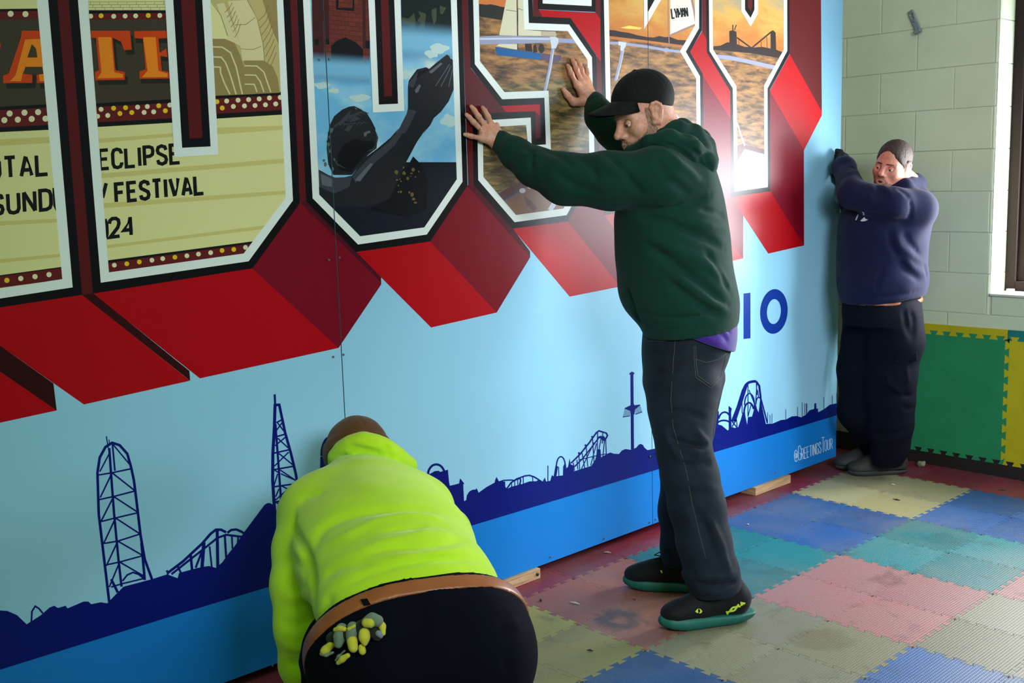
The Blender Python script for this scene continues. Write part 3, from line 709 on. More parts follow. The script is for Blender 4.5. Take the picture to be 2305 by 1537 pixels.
xt.append((CLIFFL, 4.7, [Z(3, [(1250, 200), (1330, 215), (1390, 150), (1410, 250), (1380, 420), (1340, 400), (1330, 290), (1250, 270)]), Z(3, [(1440, 130), (1530, 160), (1510, 330), (1440, 340), (1470, 270), (1430, 240), (1465, 185)]), Z(3, [(1600, 110), (1650, 90), (1650, 230), (1620, 290), (1590, 160)]), Z(3, [(1690, 65), (1760, 90), (1720, 170), (1690, 150)]), Z(3, [(1310, 370), (1355, 380), (1360, 520), (1310, 540)])]))
f1 = fade_poly(118, 196, 700, 835, (116, 176, 208), 'mist_left'); f2 = fade_poly(46, 150, 900, 1022, (120, 178, 208), 'mist_right')
xt.append((f1, 5.2, [Z(3, [(195, 560), (880, 520), (884, 1030), (235, 1080)])])); xt.append((f2, 5.2, [Z(3, [(1235, 150), (1825, 150), (1835, 820), (1250, 820)])]))
# statue: head, raised arm and hand, shoulder, dark lower field
xt.append((DUSK, 4.5, [Z(4, [(845, 284), (1228, 284), (1232, 420), (985, 775), (503, 842), (195, 530), (190, 470)])]))
xt.append((STAT, 5.5, [Z(3, [(400, 1560), (415, 1450), (470, 1340), (560, 1265), (640, 1230), (700, 1222), (780, 1260), (850, 1310), (900, 1390), (945, 1480), (950, 1600), (600, 1900), (420, 1800)]),
                      Z(4, [(250, 180), (260, 60), (300, -10), (605, 20), (635, 90), (625, 180), (560, 230), (440, 380), (300, 380), (262, 300)])]))
armp = Z(3, [(1180, 1537), (1240, 1450), (1300, 1340), (1320, 1250), (1320, 1010), (1330, 930), (1425, 800), (1530, 775), (1565, 795), (1640, 730), (1770, 628), (1800, 650), (1808, 675), (1838, 690), (1848, 1030), (1790, 1170), (1700, 1290), (1620, 1360), (1580, 1440), (1500, 1537)])+Z(4, [(1000, 30), (930, 130), (850, 280), (720, 560), (560, 620), (300, 620), (195, 520), (190, 340), (320, 410), (440, 385), (540, 250), (640, 175), (730, 100), (790, 30)])
xt.append((STAT, 5.6, [armp]))
xt.append((STATM, 6.0, [Z(4, [(440, 390), (560, 260), (720, 130), (800, 30), (850, 20), (760, 160), (600, 300), (470, 440)]), Z(4, [(190, 350), (315, 400), (440, 395), (420, 470), (310, 520), (195, 470)]), Z(3, [(1330, 960), (1430, 830), (1425, 900), (1380, 1010), (1335, 1000)]), Z(3, [(1240, 1440), (1330, 1260), (1420, 1280), (1360, 1400), (1290, 1537), (1200, 1537)])]))
xt.append((STATL, 6.3, [Z(4, [(205, 370), (300, 415), (290, 470), (215, 455)]), Z(3, [(1400, 1040), (1450, 970), (1470, 990), (1440, 1060), (1410, 1075)]), Z(3, [(1560, 830), (1700, 720), (1720, 735), (1590, 850)]), Z(4, [(460, 420), (580, 290), (600, 300), (500, 430)])]
           + [q for a in ([(1640, 990), (1800, 740)], [(1700, 1000), (1820, 760)], [(1790, 1000), (1835, 800)]) for q in ribbon(Z(3, a), 1.6)]))
xt.append((STATD, 6.2, [Z(3, [(1440, 830), (1545, 790), (1560, 810), (1480, 860), (1420, 900)]), Z(4, [(330, 230), (380, 150), (470, 110), (540, 130), (600, 118), (615, 170), (540, 225), (430, 360), (340, 340)]), Z(4, [(720, 560), (900, 240), (960, 300), (1010, 420), (1000, 640), (860, 700), (560, 640)])]))
hl = [Z(3, [(520, 1440), (560, 1370), (640, 1290), (665, 1275), (650, 1320), (590, 1400), (545, 1450)]), Z(3, [(580, 1500), (640, 1450), (690, 1440), (640, 1520)]), Z(3, [(640, 1400), (720, 1340), (770, 1370), (700, 1400)]), Z(3, [(700, 1240), (740, 1250), (720, 1265)]), Z(3, [(425, 1520), (450, 1470), (460, 1490), (435, 1537)]), Z(3, [(830, 1520), (880, 1505), (890, 1530), (850, 1537)])]
for (x, y, r_) in ((285, 45, 12), (272, 95, 9), (265, 150, 10), (275, 200, 9), (240, 300, 12), (295, 335, 10), (540, 75, 12), (555, 62, 8)): hl.append(Z(4, disc(x, y, r_, 7, 1.5)))
hw = []
for k in range(7):
    x0_, y0_ = 440+40*k, 1500-34*k*(1-.06*k)
    hw += ribbon(Z(3, [(x0_, y0_), (x0_+50, y0_-60), (x0_+120, y0_-85), (x0_+190, y0_-60)]), [1.5, 3.2, 3.0, 1.2])
for k in range(5): hw += ribbon(Z(3, [(560+52*k, 1480-8*k), (600+52*k, 1430-6*k), (650+50*k, 1425)]), [1, 2.6, 1])
for (a_, b2_, c2_) in (((250, 120), (265, 180), (262, 240)), ((300, 250), (330, 300), (390, 330)), ((620, 60), (632, 100), (622, 160)), ((560, 200), (600, 185), (622, 150))): hw += ribbon(Z(4, [a_, b2_, c2_]), [1.5, 3.5, 1.5])
xt.append((STATM, 6.45, hw))
xt.append((STATM, 6.4, hl[:3])); xt.append((STATL, 6.5, hl[3:]))
gl = []
for k in range(46):
    x = 790+rng.uniform(-30, 170); y = 320+rng.uniform(0, 300)
    if (x-870)**2/110**2+(y-440)**2/190**2 < 1: gl.append(Z(4, disc(x, y, rng.uniform(5, 16), 6, rng.uniform(.6, 1.4))))
xt.append((GOLD, 6.3, gl))
cl = []
for cx_, cy_, rx_, ry_ in ((700, 840, 110, 36), (790, 885, 80, 34), (330, 985, 90, 40), (470, 1045, 60, 30), (770, 1130, 120, 40), (1680, 560, 110, 55), (1600, 620, 80, 50), (1790, 1390, 90, 70), (1280, 880, 50, 30)):
    cl.append(Z(3, [(cx_+rx_*math.cos(a)*(1+.18*math.sin(3*a+cx_)), cy_+ry_*math.sin(a)*(1+.2*math.cos(4*a+cy_))) for a in np.linspace(0, 6.28, 18)[:-1]]))
CLW = pmat('cloud_white', (186, 208, 204)); xt.append((CLW, 5.3, cl))
xt += counter([U(3, 862, 3, 915, 1298), z1p(3, 915, 1298), z1p(3, 1276, 1279), U(3, 1232, 3, 1276, 1279)],
              [U(3, 936, 3, 983, 1206), z1p(3, 983, 1206), z1p(3, 1204, 1196), U(3, 1160, 3, 1204, 1196)],
              [U(3, 1003, 3, 1043, 1113), z1p(3, 1043, 1113), z1p(3, 1136, 1110), U(3, 1093, 3, 1136, 1110)])
letter('printed_letter', [U(3, 42, 4, 97, 578), z1p(4, 97, 578), z1p(4, 472, 960), z1p(4, 1030, 880), z1p(4, 1311, 460), U(3, 1943, 4, 1311, 460)],
       [U(3, 112, 4, 145, 555), z1p(4, 145, 555), z1p(4, 487, 903), z1p(4, 1004, 828), z1p(4, 1273, 431), U(3, 1885, 4, 1273, 431)],
       [U(3, 195, 4, 195, 528), z1p(4, 195, 528), z1p(4, 503, 841), z1p(4, 985, 774), z1p(4, 1229, 412), U(3, 1815, 4, 1229, 412)], CLOUD, xt)
# S
SAIL = pmat('sail', (214, 206, 176)); SAILW = pmat('sail_shadow', (184, 170, 148)); HILL = pmat('hill', (48, 46, 44)); HILL2 = pmat('hill_warm', (52, 40, 40)); RAIL = pmat('rail', (150, 152, 180)); RAILL = pmat('rail_light', (196, 202, 210)); HULL = pmat('hull', (34, 92, 148)); HULL2 = pmat('hull_wood', (92, 76, 96)); DECK = pmat('deck', (128, 92, 70)); DECKR = pmat('deck_rim', (96, 60, 60)); DECKW = pmat('deck_white', (222, 214, 206)); DECKS = pmat('deck_shadow', (176, 164, 178)); ORSKY = pmat('orange_sky', (206, 118, 66))
xt = []
xt.append((ORSKY, 4.4, [Z(5, [(200, -700), (800, -700), (800, 110), (200, 45)])]))
xt.append((HILL, 4.6, [Z(5, [(200, 42), (243, 45), (330, 55), (380, 50), (440, 62), (500, 78), (560, 85), (700, 110), (720, 260), (520, 235), (250, 190), (200, 185)])]))
xt.append((SAIL, 5, [Z(5, [(640, -420), (688, -420), (692, 415), (478, 405)]), Z(5, [(696, -420), (760, -420), (770, 345), (960, 358), (960, 415), (697, 412)]), Z(5, [(445, 530), (480, 508), (690, 508), (690, 575)])]))
xt.append((SAILW, 5.1, [Z(5, [(960, 358), (1128, 362), (1140, 415), (960, 415)])]))
xt.append((HILL, 5.4, ribbon(Z(5, [(678, -420), (690, 575)]), 2.0)+ribbon(Z(5, [(555, 113), (675, 132)]), 1)+ribbon(Z(5, [(690, 95), (752, 120)]), 1)))
xt.append((HULL, 5.2, [Z(5, [(430, 540), (700, 580), (960, 615), (960, 690), (660, 660), (455, 637)])])); xt.append((HULL2, 5.2, [Z(5, [(960, 615), (1195, 640), (1190, 695), (1150, 712), (960, 690)])]))
xt.append((HILL2, 5.3, [Z(5, [(775, 505), (850, 505), (860, 600), (780, 585)]), Z(5, [(870, 530), (900, 505), (918, 600), (870, 610)]), Z(5, disc(965, 560, 34, 10, 1.6))]))
xt.append((RAIL, 5.6, [Z(5, [(240, 422), (450, 410), (680, 415), (1060, 425), (1160, 440), (1330, 450), (1365, 500), (1160, 490), (1060, 490), (690, 505), (240, 514)])]+ribbon(Z(5, [(1098, 560), (1060, 800), (1005, 1048)]), 7)))
xt.append((RAILL, 5.8, [Z(5, [(1060, 425), (1120, 420), (1160, 445), (1160, 490), (1130, 560), (1080, 560), (1070, 490)])]+ribbon(Z(5, [(245, 450), (680, 445), (1060, 450)]), 4)+ribbon(Z(5, [(1108, 570), (1070, 800), (1015, 1045)]), 2)))
xt.append((WATER2, 4.3, [Z(8, [(0, -160), (760, -260), (1100, -200), (1110, 900), (0, 1000)])]))
xt.append((DECKR, 5, [Z(8, [(300, 680), (420, 610), (530, 555), (900, 330), (1080, 300), (1080, 420), (520, 625), (370, 720)])]))
xt.append((DECK, 4.9, [Z(8, [(360, 725), (520, 620), (1060, 400), (1080, 440), (880, 800), (460, 850)])]))
xt.append((HULL, 5.2, ribbon(Z(8, [(375, 722), (500, 645)]), 2.2))); xt.append((DECKR, 5.2, [Z(8, [(530, 680), (590, 720), (640, 780), (610, 810), (560, 760)])]))
xt.append((RAILL, 5.4, ribbon(Z(8, [(740, 800), (800, 705), (860, 600)]), 11)+[Z(8, disc(520, 640, 26, 9, .8)), Z(8, disc(580, 605, 22, 9, .9))])); xt.append((BLACK, 5.6, ribbon(Z(8, [(760, 725), (800, 745)]), 1.5)))
# bar terminal of the S above
xt.append((BLACK, 8.5, [Z(5, [(920, -700), (1587, -700), (1587, 142), (1580, 138), (933, 108)])])); xt.append((WHITE, 9, [Z(5, [(965, -700), (1540, -700), (1541, 71), (977, 41)])]))
letter('printed_letter', [top_of(z1p(5, 118, 0), z1p(5, 148, 775)), z1p(5, 148, 775), z1p(5, 490, 1217), z1p(5, 555, 1292), z1p(5, 330, 1308), z1p(8, 118, 30), z1p(8, 128, 592), z1p(8, 441, 946), z1p(8, 885, 888), z1p(8, 1145, 440), z1p(5, 1595, 635), z1p(5, 1303, 208), z1p(5, 868, 188), top_of(z1p(5, 862, 0), z1p(5, 868, 188))],
       [top_of(z1p(5, 178, 0), z1p(5, 197, 740)), z1p(5, 197, 740), z1p(5, 513, 1145), z1p(5, 1000, 1127), z1p(8, 710, 268), z1p(8, 595, 277), z1p(8, 588, 52), z1p(8, 158, 78), z1p(8, 165, 555), z1p(8, 458, 894), z1p(8, 877, 837), z1p(8, 1103, 428), z1p(5, 1548, 660), z1p(5, 1285, 283), z1p(5, 820, 265), top_of(z1p(5, 812, 0), z1p(5, 820, 265))],
       [top_of(z1p(5, 243, 0), z1p(5, 258, 708)), z1p(5, 258, 708), z1p(5, 540, 1062), z1p(5, 1048, 1045), z1p(8, 751, 318), z1p(8, 570, 326), z1p(8, 550, 112), z1p(8, 203, 132), z1p(8, 207, 530), z1p(8, 470, 836), z1p(8, 850, 784), z1p(8, 1060, 420), z1p(5, 1497, 690), z1p(5, 1268, 358), z1p(5, 768, 343), top_of(z1p(5, 754, 0), z1p(5, 768, 343))], WATER, xt)
# K
FLAG = pmat('flag', (220, 208, 196)); FLAGS = pmat('flag_shadow', (150, 120, 110)); YGLOW = pmat('glow_yellow', (240, 200, 96)); PURP = pmat('boat_purple', (160, 156, 196))
xt = []
xt.append((SUNSET, 4.3, [Z(6, [(100, -600), (940, -600), (940, 420), (100, 330)])]))
xt.append((YGLOW, 4.4, [Z(6, [(255, 240), (330, 222), (440, 240), (420, 255), (320, 250)])]))
xt.append((HILL2, 4.7, [Z(6, [(140, 258), (200, 262), (260, 275), (330, 285), (400, 305), (480, 320), (540, 325), (590, 312), (640, 322), (680, 318), (750, 345), (850, 350), (850, 400), (600, 365), (400, 340), (140, 310)])]))
xt.append((RAIL, 5.3, ribbon(Z(6, [(140, 372), (240, 374), (480, 404), (640, 432), (800, 452)]), 6)+ribbon(Z(6, [(278, 390), (250, 540), (212, 700)]), 6)+[Z(6, disc(650, 434, 26, 8, .8))]))
xt.append((RAILL, 5.5, [Z(6, [(236, 358), (305, 368), (300, 400), (275, 440), (252, 436), (255, 395), (236, 390)])]+ribbon(Z(6, [(285, 430), (262, 540), (225, 690)]), 1.6)))
xt.append((FLAG, 5.2, [Z(6, [(686, -500), (870, -500), (870, 0), (898, 206), (780, 255), (698, 296), (684, 300)])])); xt.append((FLAGS, 5.4, ribbon(Z(6, [(692, 302), (800, 258), (900, 215)]), 4)+ribbon(Z(6, [(665, -500), (668, 200), (676, 400)]), 2.2)+[Z(6, [(862, 0), (880, -10), (899, 90), (895, 150)])]))
xt.append((INK, 5.6, text_polys('LYMAN', z1p(6, 702, 165), z1p(6, 838, 148), z1p(6, 692, 70), z1p(6, 828, 60), 3.4, gap=.25)))
xt.append((PURP, 5.2, [Z(6, [(672, 1000), (740, 985), (780, 1040), (760, 1100), (680, 1090)]), Z(8, [(1200, 250), (1290, 300), (1290, 420), (1200, 420)])]))
xt += [(WHITE, 9, [Z(6, [(450, -600), (457, 250), (482, 212), (603, 0), (940, -600)])]), (BLACK, 10, [Z(6, [(485, -600), (490, 106), (548, 0), (880, -600)])])]
kb = 0.128
letter('printed_letter', [top_of(z1p(6, 82, 0), z1p(6, 95, 800)), z1p(8, 1163, 480), z1p(8, 1180, 838), (1585, 455), z1p(6, 968, 640), z1p(6, 857, 450), z1p(6, 960, 262), top_of(z1p(6, 960, 0), z1p(6, 960, 262))],
       [top_of(z1p(6, 108, 0), z1p(6, 122, 790)), z1p(8, 1203, 400), z1p(8, 1207, 786), (1578, 440), z1p(6, 943, 660), z1p(6, 820, 447), z1p(6, 935, 245), top_of(z1p(6, 935, 0), z1p(6, 935, 245))],
       [top_of(z1p(6, 150, 0), z1p(6, 162, 740)), z1p(8, 1240, 400), z1p(8, 1243, 730), (1569, 425), z1p(6, 910, 680), z1p(6, 770, 443), z1p(6, 900, 222), top_of(z1p(6, 900, 0), z1p(6, 900, 222))], WATER, xt)
# Y
xt = []
xt.append((SUNSET, 4.3, [Z(6, [(1040, -600), (1680, -600), (1680, 480), (1060, 430)])]))
xt.append((HILL2, 4.8, [Z(6, [(1050, 402), (1120, 395), (1180, 365), (1240, 375), (1330, 405), (1400, 412), (1480, 405), (1600, 430), (1660, 452), (1620, 502), (1400, 462), (1050, 430)]), Z(6, [(1195, 270), (1225, 262), (1258, 275), (1262, 380), (1198, 380)]), Z(6, [(1552, 272), (1575, 262), (1597, 282), (1602, 445), (1554, 432)])]
           + ribbon(Z(6, [(1227, 272), (1226, 215)]), 2.4)+ribbon(Z(6, [(1240, 262), (1258, 214)]), 2)+ribbon(Z(6, [(1262, 325), (1390, 418)]), 3.4)+ribbon(Z(6, [(1390, 415), (1560, 275)]), 3.4)+ribbon(Z(6, [(1472, 360), (1472, 410)]), 1.2)+ribbon(Z(6, [(1520, 320), (1524, 420)]), 1.2)+ribbon(Z(6, [(1278, 345), (1280, 390)]), 1.2)))
xt.append((RAIL, 5, ribbon(Z(6, [(1070, 488), (1200, 500), (1350, 530), (1480, 560), (1620, 590)]), 9)+ribbon(Z(6, [(1262, 1060), (1290, 1150), (1330, 1260)]), 4)))
xt.append((DECKR, 4.9, [Z(6, [(1262, 1262), (1310, 1245), (1520, 1300), (1520, 1340), (1330, 1290), (1262, 1400)])]))
xt.append((DECKW, 4.7, [Z(6, [(1255, 1270), (1320, 1265), (1520, 1330), (1520, 1700), (1255, 1700)])])); xt.append((DECKS, 5, [Z(7, [(380, 40), (440, 130), (460, 140), (380, 95)]), Z(7, [(430, 0), (620, 70), (620, 110), (560, 95), (400, 20)])]))
xt += [(WHITE, 9, [Z(6, [(1298, -600), (1298, 95), (1378, 230), (1441, 120), (1442, -600)])]), (BLACK, 10, [Z(6, [(1330, -600), (1330, 85), (1378, 156), (1412, 85), (1412, -600)])]), (MAROON, 11, [Z(6, [(1352, -600), (1352, 60), (1378, 99), (1393, 60), (1393, -600)])])]
letter('printed_letter', [top_of(z1p(6, 998, 0), z1p(6, 1002, 450)), z1p(6, 1002, 450), z1p(6, 1205, 790), z1p(7, 330, 245), z1p(7, 667, 193), z1p(6, 1547, 780), z1p(6, 1719, 465), top_of(z1p(6, 1716, 0), z1p(6, 1719, 465))],
       [top_of(z1p(6, 1020, 0), z1p(6, 1025, 440)), z1p(6, 1025, 440), z1p(6, 1227, 765), z1p(7, 357, 196), z1p(7, 646, 158), z1p(6, 1527, 765), z1p(6, 1698, 440), top_of(z1p(6, 1697, 0), z1p(6, 1698, 440))],
       [top_of(z1p(6, 1052, 0), z1p(6, 1057, 430)), z1p(6, 1057, 430), z1p(6, 1258, 745), z1p(7, 385, 150), z1p(7, 618, 111), z1p(6, 1497, 740), z1p(6, 1668, 430), top_of(z1p(6, 1668, 0), z1p(6, 1668, 430))], WATER, xt)
# lower words
BLUE = pmat('word_blue', (14, 52, 142))
print_part('printed_letter', [(BLUE, 1.5, [Z(7, [(436, 1078), (496, 1071), (496, 1465), (436, 1472)])])])
def ring_letter(dx, dy):
    xo = [(x+dx, y+dy) for x, y in Z(7, arc(699, 1233, 119, 194, 0, 360, 40, 4))]; xi = [(x+dx, y+dy) for x, y in Z(7, arc(699, 1234, 60, 108, 0, 360, 40, 4))]
    print_part('printed_letter', [(BLUE, 1.5, [[xo[k], xo[k+1], xi[k+1], xi[k]] for k in range(40)])])
ring_letter(0, 0); ring_letter(-202, 45)
# the H, behind the standing man
print_part('printed_letter', [(BLUE, 1.5, [[(1638, 669), (1652, 666), (1652, 769), (1638, 772)], [(1594, 679), (1608, 676), (1608, 779), (1594, 782)], [(1608, 719), (1638, 712), (1638, 729), (1608, 736)]])])
print_part('signature_print', [(pmat('pale_ink', (206, 226, 236)), 3, text_polys('@', z1p('D', 1776, 958), z1p('D', 1806, 948), z1p('D', 1772, 840), z1p('D', 1802, 832), 1.15)
    + text_polys('G', z1p('D', 1812, 942), z1p('D', 1838, 935), z1p('D', 1812, 796), z1p('D', 1836, 790), 1.2)+text_polys('REETINGS', z1p('D', 1846, 934), z1p('D', 2036, 868), z1p('D', 1843, 826), z1p('D', 2032, 754), 1.2, gap=.45)
    + text_polys('T', z1p('D', 2044, 866), z1p('D', 2070, 858), z1p('D', 2040, 716), z1p('D', 2068, 708), 1.2)+text_polys('OUR', z1p('D', 2072, 852), z1p('D', 2146, 824), z1p('D', 2070, 742), z1p('D', 2144, 722), 1.15, gap=.4))])
# skyline and water band
print_part('water_band_print', [(BAND, 1, [[(-700, 1723), (0, 1506), (400, 1382), (1889, 932), (2300, 806), (2300, 1800), (-700, 2300)]])])
sk = [(-700, 1380)]+Z('A', [(-300, 1150), (0, 1155), (40, 1158), (90, 1180), (140, 1228), (215, 1180), (260, 1140), (285, 1130), (305, 1142), (345, 1130), (356, 1144), (440, 1108), (465, 1108), (480, 1122), (530, 1112), (565, 1117), (610, 1070), (650, 1030), (800, 990), (880, 965), (935, 985)])
sk += Z('B', [(150, 1500), (240, 1475), (290, 1462), (350, 1450), (385, 1445), (440, 1460), (490, 1416), (540, 1346), (585, 1292), (660, 1182), (820, 967), (835, 955), (850, 950), (870, 952), (890, 965), (950, 1110)])
sk += [(660, 1200), (722, 1150)]+Z('K', [(228, 1000), (232, 800), (350, 790), (420, 900)])+[(790, 1080), (900, 1080), (950, 1080)]
sk += Z('C', [(200, 585), (230, 575), (285, 548), (300, 538), (335, 535), (350, 545), (415, 525), (425, 630), (432, 665), (512, 645), (520, 600), (557, 645), (548, 655), (555, 798), (575, 787), (578, 750), (600, 715), (625, 700), (655, 697), (662, 685), (675, 710), (680, 725), (750, 675), (820, 637), (822, 620), (836, 588), (855, 625), (910, 628), (912, 675), (927, 693), (965, 672), (1040, 655), (1120, 627), (1180, 625), (1205, 608), (1235, 628), (1253, 592), (1265, 628), (1300, 622), (1315, 572), (1330, 585), (1370, 580), (1410, 575), (1412, 500), (1425, 470), (1438, 515), (1455, 500), (1467, 428), (1478, 480), (1500, 490), (1505, 540), (1655, 493), (1690, 440), (1710, 350), (1735, 350), (1740, 420), (1790, 390), (1820, 377), (1850, 388), (1895, 390), (1920, 360), (1950, 347), (2000, 355), (2045, 335), (2065, 310), (2080, 303), (2100, 310), (2115, 335), (2140, 357), (2215, 342)])
sk += Z('D', [(700, 740), (945, 635), (1005, 560), (1035, 590), (1060, 595), (1120, 645), (1130, 640), (1165, 612), (1190, 622), (1225, 612), (1250, 540), (1268, 470), (1280, 470), (1310, 615), (1320, 515), (1360, 510), (1395, 380), (1410, 440), (1425, 470), (1440, 330), (1495, 582), (1560, 580), (1640, 545), (1690, 540), (1750, 508), (1800, 505), (1840, 518), (1890, 490), (1920, 450), (1968, 435), (1970, 380), (1988, 380), (1990, 432), (2005, 432), (2008, 468), (2060, 440), (2120, 395), (2190, 380), (2222, 345), (2400, 300)])
sk += [(2100, 868), (1889, 933), (400, 1382.5), (0, 1507), (-700, 1724)]
rib = []
def S(f, wd, *pts): rib.extend(ribbon(Z(f, list(pts)), wd))
# tall hat-shaped coaster tower
S('A', 6, (575, 1110), (550, 900), (520, 650), (513, 430), (525, 350), (555, 295), (590, 272), (630, 285), (670, 330), (690, 400), (705, 470), (720, 590), (740, 760), (762, 885), (800, 990))
S('A', 6, (745, 800), (752, 880), (762, 995)); S('A', 2.5, (560, 238), (575, 330)); S('A', 2, (574, 255), (576, 275)); S('A', 5.5, (640, 1030), (625, 900), (600, 640), (585, 440), (575, 300)); S('A', 4, (592, 280), (605, 420))
ls = [(440, 520), (570, 555), (685, 672), (800, 790), (912, 905), (1030, 1035)]
for (yl, xl, ym, xm, yr, xr) in ((442, 518, 430, 590, 408, 695), (572, 520, 555, 598, 525, 715), (686, 535, 668, 608, 640, 728), (802, 550, 790, 620, 752, 740), (914, 565, 900, 630, 866, 755), (1032, 585, 1015, 640, 985, 765)):
    S('A', 3.6, (xl, yl), (xm, ym), (xr, yr))
    if yl < 1000:
        S('A', 3.6, (xl+10, yl+118), (xm, ym)); S('A', 3.6, (xm, ym), (xr+12, yr+114))
S('A', 3.2, (525, 425), (580, 320)); S('A', 3.2, (590, 275), (690, 395)); S('A', 4, (645, 1000), (670, 968), (700, 955), (730, 965), (755, 985)); S('A', 6, (585, 990), (620, 1060)); S('A', 4, (165, 1215), (168, 1160), (185, 1133), (205, 1145), (225, 1170)); S('A', 4, (880, 945), (885, 975))
# arched lift hill
S('B', 6, (60, 1500), (180, 1410), (330, 1270), (400, 1190), (440, 1160), (480, 1160), (520, 1180)); S('B', 5, (90, 1510), (230, 1400), (370, 1290), (450, 1225), (520, 1200), (640, 1215)); S('B', 5.5, (530, 1185), (560, 1162), (600, 1158), (640, 1175), (665, 1190))
for xa, ya, xb, yb, w_ in ((140, 1450, 180, 1530, 5), (240, 1345, 255, 1500, 6), (345, 1260, 330, 1470, 8), (450, 1170, 455, 1480, 7), (390, 1290, 408, 1460, 4), (510, 1210, 522, 1400, 5), (565, 1205, 570, 1310, 4), (615, 1210, 612, 1260, 4), (330, 1330, 280, 1460, 5)): S('B', w_, (xa, ya), (xb, yb))
S('B', 5, (50, 1480), (70, 1505))
# tapering lattice tower
S('B', 5, (902, 95), (906, 180)); S('B', 7, (905, 175), (900, 350), (888, 560), (886, 770), (898, 960), (905, 1050)); S('B', 6, (895, 180), (938, 178), (985, 400), (1030, 560), (1068, 720), (1078, 780), (1030, 950), (960, 1110)); S('B', 5, (908, 330), (930, 620), (950, 900), (965, 1110))
for ya, xl, xr in ((310, 915, 965), (425, 900, 990), (550, 895, 1012), (680, 895, 1045), (815, 890, 1080), (935, 900, 1040), (1065, 930, 985)): S('B', 3.6, (xl, ya+8), (xr, ya-18))
for a in (((925, 320), (990, 405)), ((960, 320), (915, 380)), ((925, 440), (1012, 520)), ((990, 430), (905, 500)), ((935, 560), (1045, 650)), ((1012, 550), (900, 660)), ((945, 690), (1078, 780)), ((900, 690), (945, 720)), ((950, 720), (1075, 775)), ((955, 815), (1045, 860)), ((1070, 785), (905, 930)), ((895, 820), (925, 720)), ((910, 900), (935, 840)), ((960, 930), (1010, 960)), ((915, 1030), (945, 960)), ((905, 940), (975, 980))): S('B', 3, *a)
S('K', 5, *arc(380, 790, 130, 310, 180, 265, 10)); S('K', 3, (342, 560), (345, 800))
S('C', 5, *arc(315, 570, 72, 90, 178, 370, 16)); 
S('C', 3, (855, 632), (900, 618), (960, 615), (1000, 620)); S('C', 3.4, (925, 690), (960, 640), (1010, 605), (1080, 580), (1120, 575), (1160, 588), (1200, 612)); S('C', 3, (975, 625), (1040, 600), (1045, 625), (1030, 665))
for x, y0, y1 in ((965, 630, 675), (992, 618, 668), (1018, 610, 662), (1035, 640, 662), (1066, 585, 645), (1147, 582, 628), (1040, 605, 660)): S('C', 2, (x, y0), (x+2, y1))
S('C', 2, (1280, 490), (1280, 630)); S('C', 3, *([(1335, 585), (1350, 500)]+arc(1392, 495, 38, 82, 190, 350, 12)+[(1435, 510)])); S('C', 2, (1372, 500), (1375, 580)); S('C', 4, (1345, 590), (1360, 495))
S('C', 3.6, (1480, 470), (1560, 390), (1640, 290), (1700, 205), (1722, 190), (1760, 202), (1785, 210), (1795, 230), (1780, 260)); S('C', 3, (1510, 500), (1580, 430), (1660, 330), (1720, 250), (1760, 240), (1780, 265))
rib.append(Z('C', [(1710, 240), (1740, 232), (1780, 260), (1770, 285), (1745, 265)]))
for a in (((1548, 385), (1555, 530)), ((1610, 310), (1625, 500)), ((1665, 245), (1680, 470)), ((1710, 200), (1705, 440)), ((1755, 205), (1750, 300)), ((1780, 265), (1785, 395)), ((1740, 260), (1720, 360)), ((1770, 270), (1755, 420)), ((1500, 465), (1510, 535)), ((1530, 440), (1540, 525)), ((1570, 520), (1680, 290)), ((1650, 490), (1700, 300)), ((1550, 440), (1700, 405)), ((1700, 405), (1790, 388)), ((1575, 380), (1600, 520))): S('C', 2, *a)
for x, y in ((1548, 382), (1605, 315), (1662, 242)): rib.append(Z('C', disc(x, y, 9, 7)))
# swing tower
S('D', 6.6, (184, 90), (190, 850)); rib.append(Z('D', [(157, 97), (165, 82), (185, 70), (208, 82), (206, 95), (196, 100), (198, 120), (170, 120), (170, 100)])); rib.append(Z('D', [(112, 428), (170, 400), (172, 388), (205, 388), (207, 400), (262, 392), (265, 400), (215, 440), (208, 490), (172, 490), (170, 455), (112, 432)]))
for k in range(6): S('D', .8, (118+10*k, 432+2*k), (100+12*k, 515-2*k)); S('D', .8, (262-9*k, 400+5*k), (280-11*k, 465+4*k)); rib.append(Z('D', disc(100+12*k, 514-2*k, 6, 6))); rib.append(Z('D', disc(279-11*k, 466+4*k, 6, 6)))
# right coasters
S('D', 6, (1165, 560), (1220, 420), (1270, 260), (1300, 200), (1325, 178), (1360, 168), (1400, 165)); S('D', 4.5, (1400, 165), (1430, 210), (1445, 330)); S('D', 3.2, (1445, 330), (1480, 460), (1510, 575))
S('D', 5, (1190, 560), (1255, 370), (1310, 195)); S('D', 3, *([(1288, 400)]+arc(1335, 390, 48, 105, 180, 355, 12)+[(1385, 480)])); S('D', 4, *([(1285, 500)]+arc(1330, 470, 48, 95, 180, 340, 12))); S('D', 3, *arc(1425, 390, 28, 68, 180, 360, 10))
for a in (((1262, 330), (1262, 480)), ((1320, 190), (1320, 510)), ((1408, 175), (1395, 385)), ((1330, 250), (1385, 390)), ((1415, 250), (1425, 330)), ((1355, 380), (1320, 510)), ((1285, 480), (1312, 610)), ((1200, 480), (1215, 610)), ((1400, 165), (1410, 300))): S('D', 2, *a)
S('D', 4, *arc(1092, 555, 60, 88, 195, 345, 12)); S('D', 4, *arc(1085, 600, 75, 52, 210, 330, 12)); rib.append(Z('D', [(1003, 435), (1035, 460), (1035, 490), (1030, 580), (1003, 580)])); rib.append(Z('D', [(1130, 405), (1162, 432), (1155, 470), (1160, 640), (1132, 640)]))
S('D', 2.5, (1165, 610), (1205, 540)); S('D', 2.5, (1165, 560), (1215, 620))
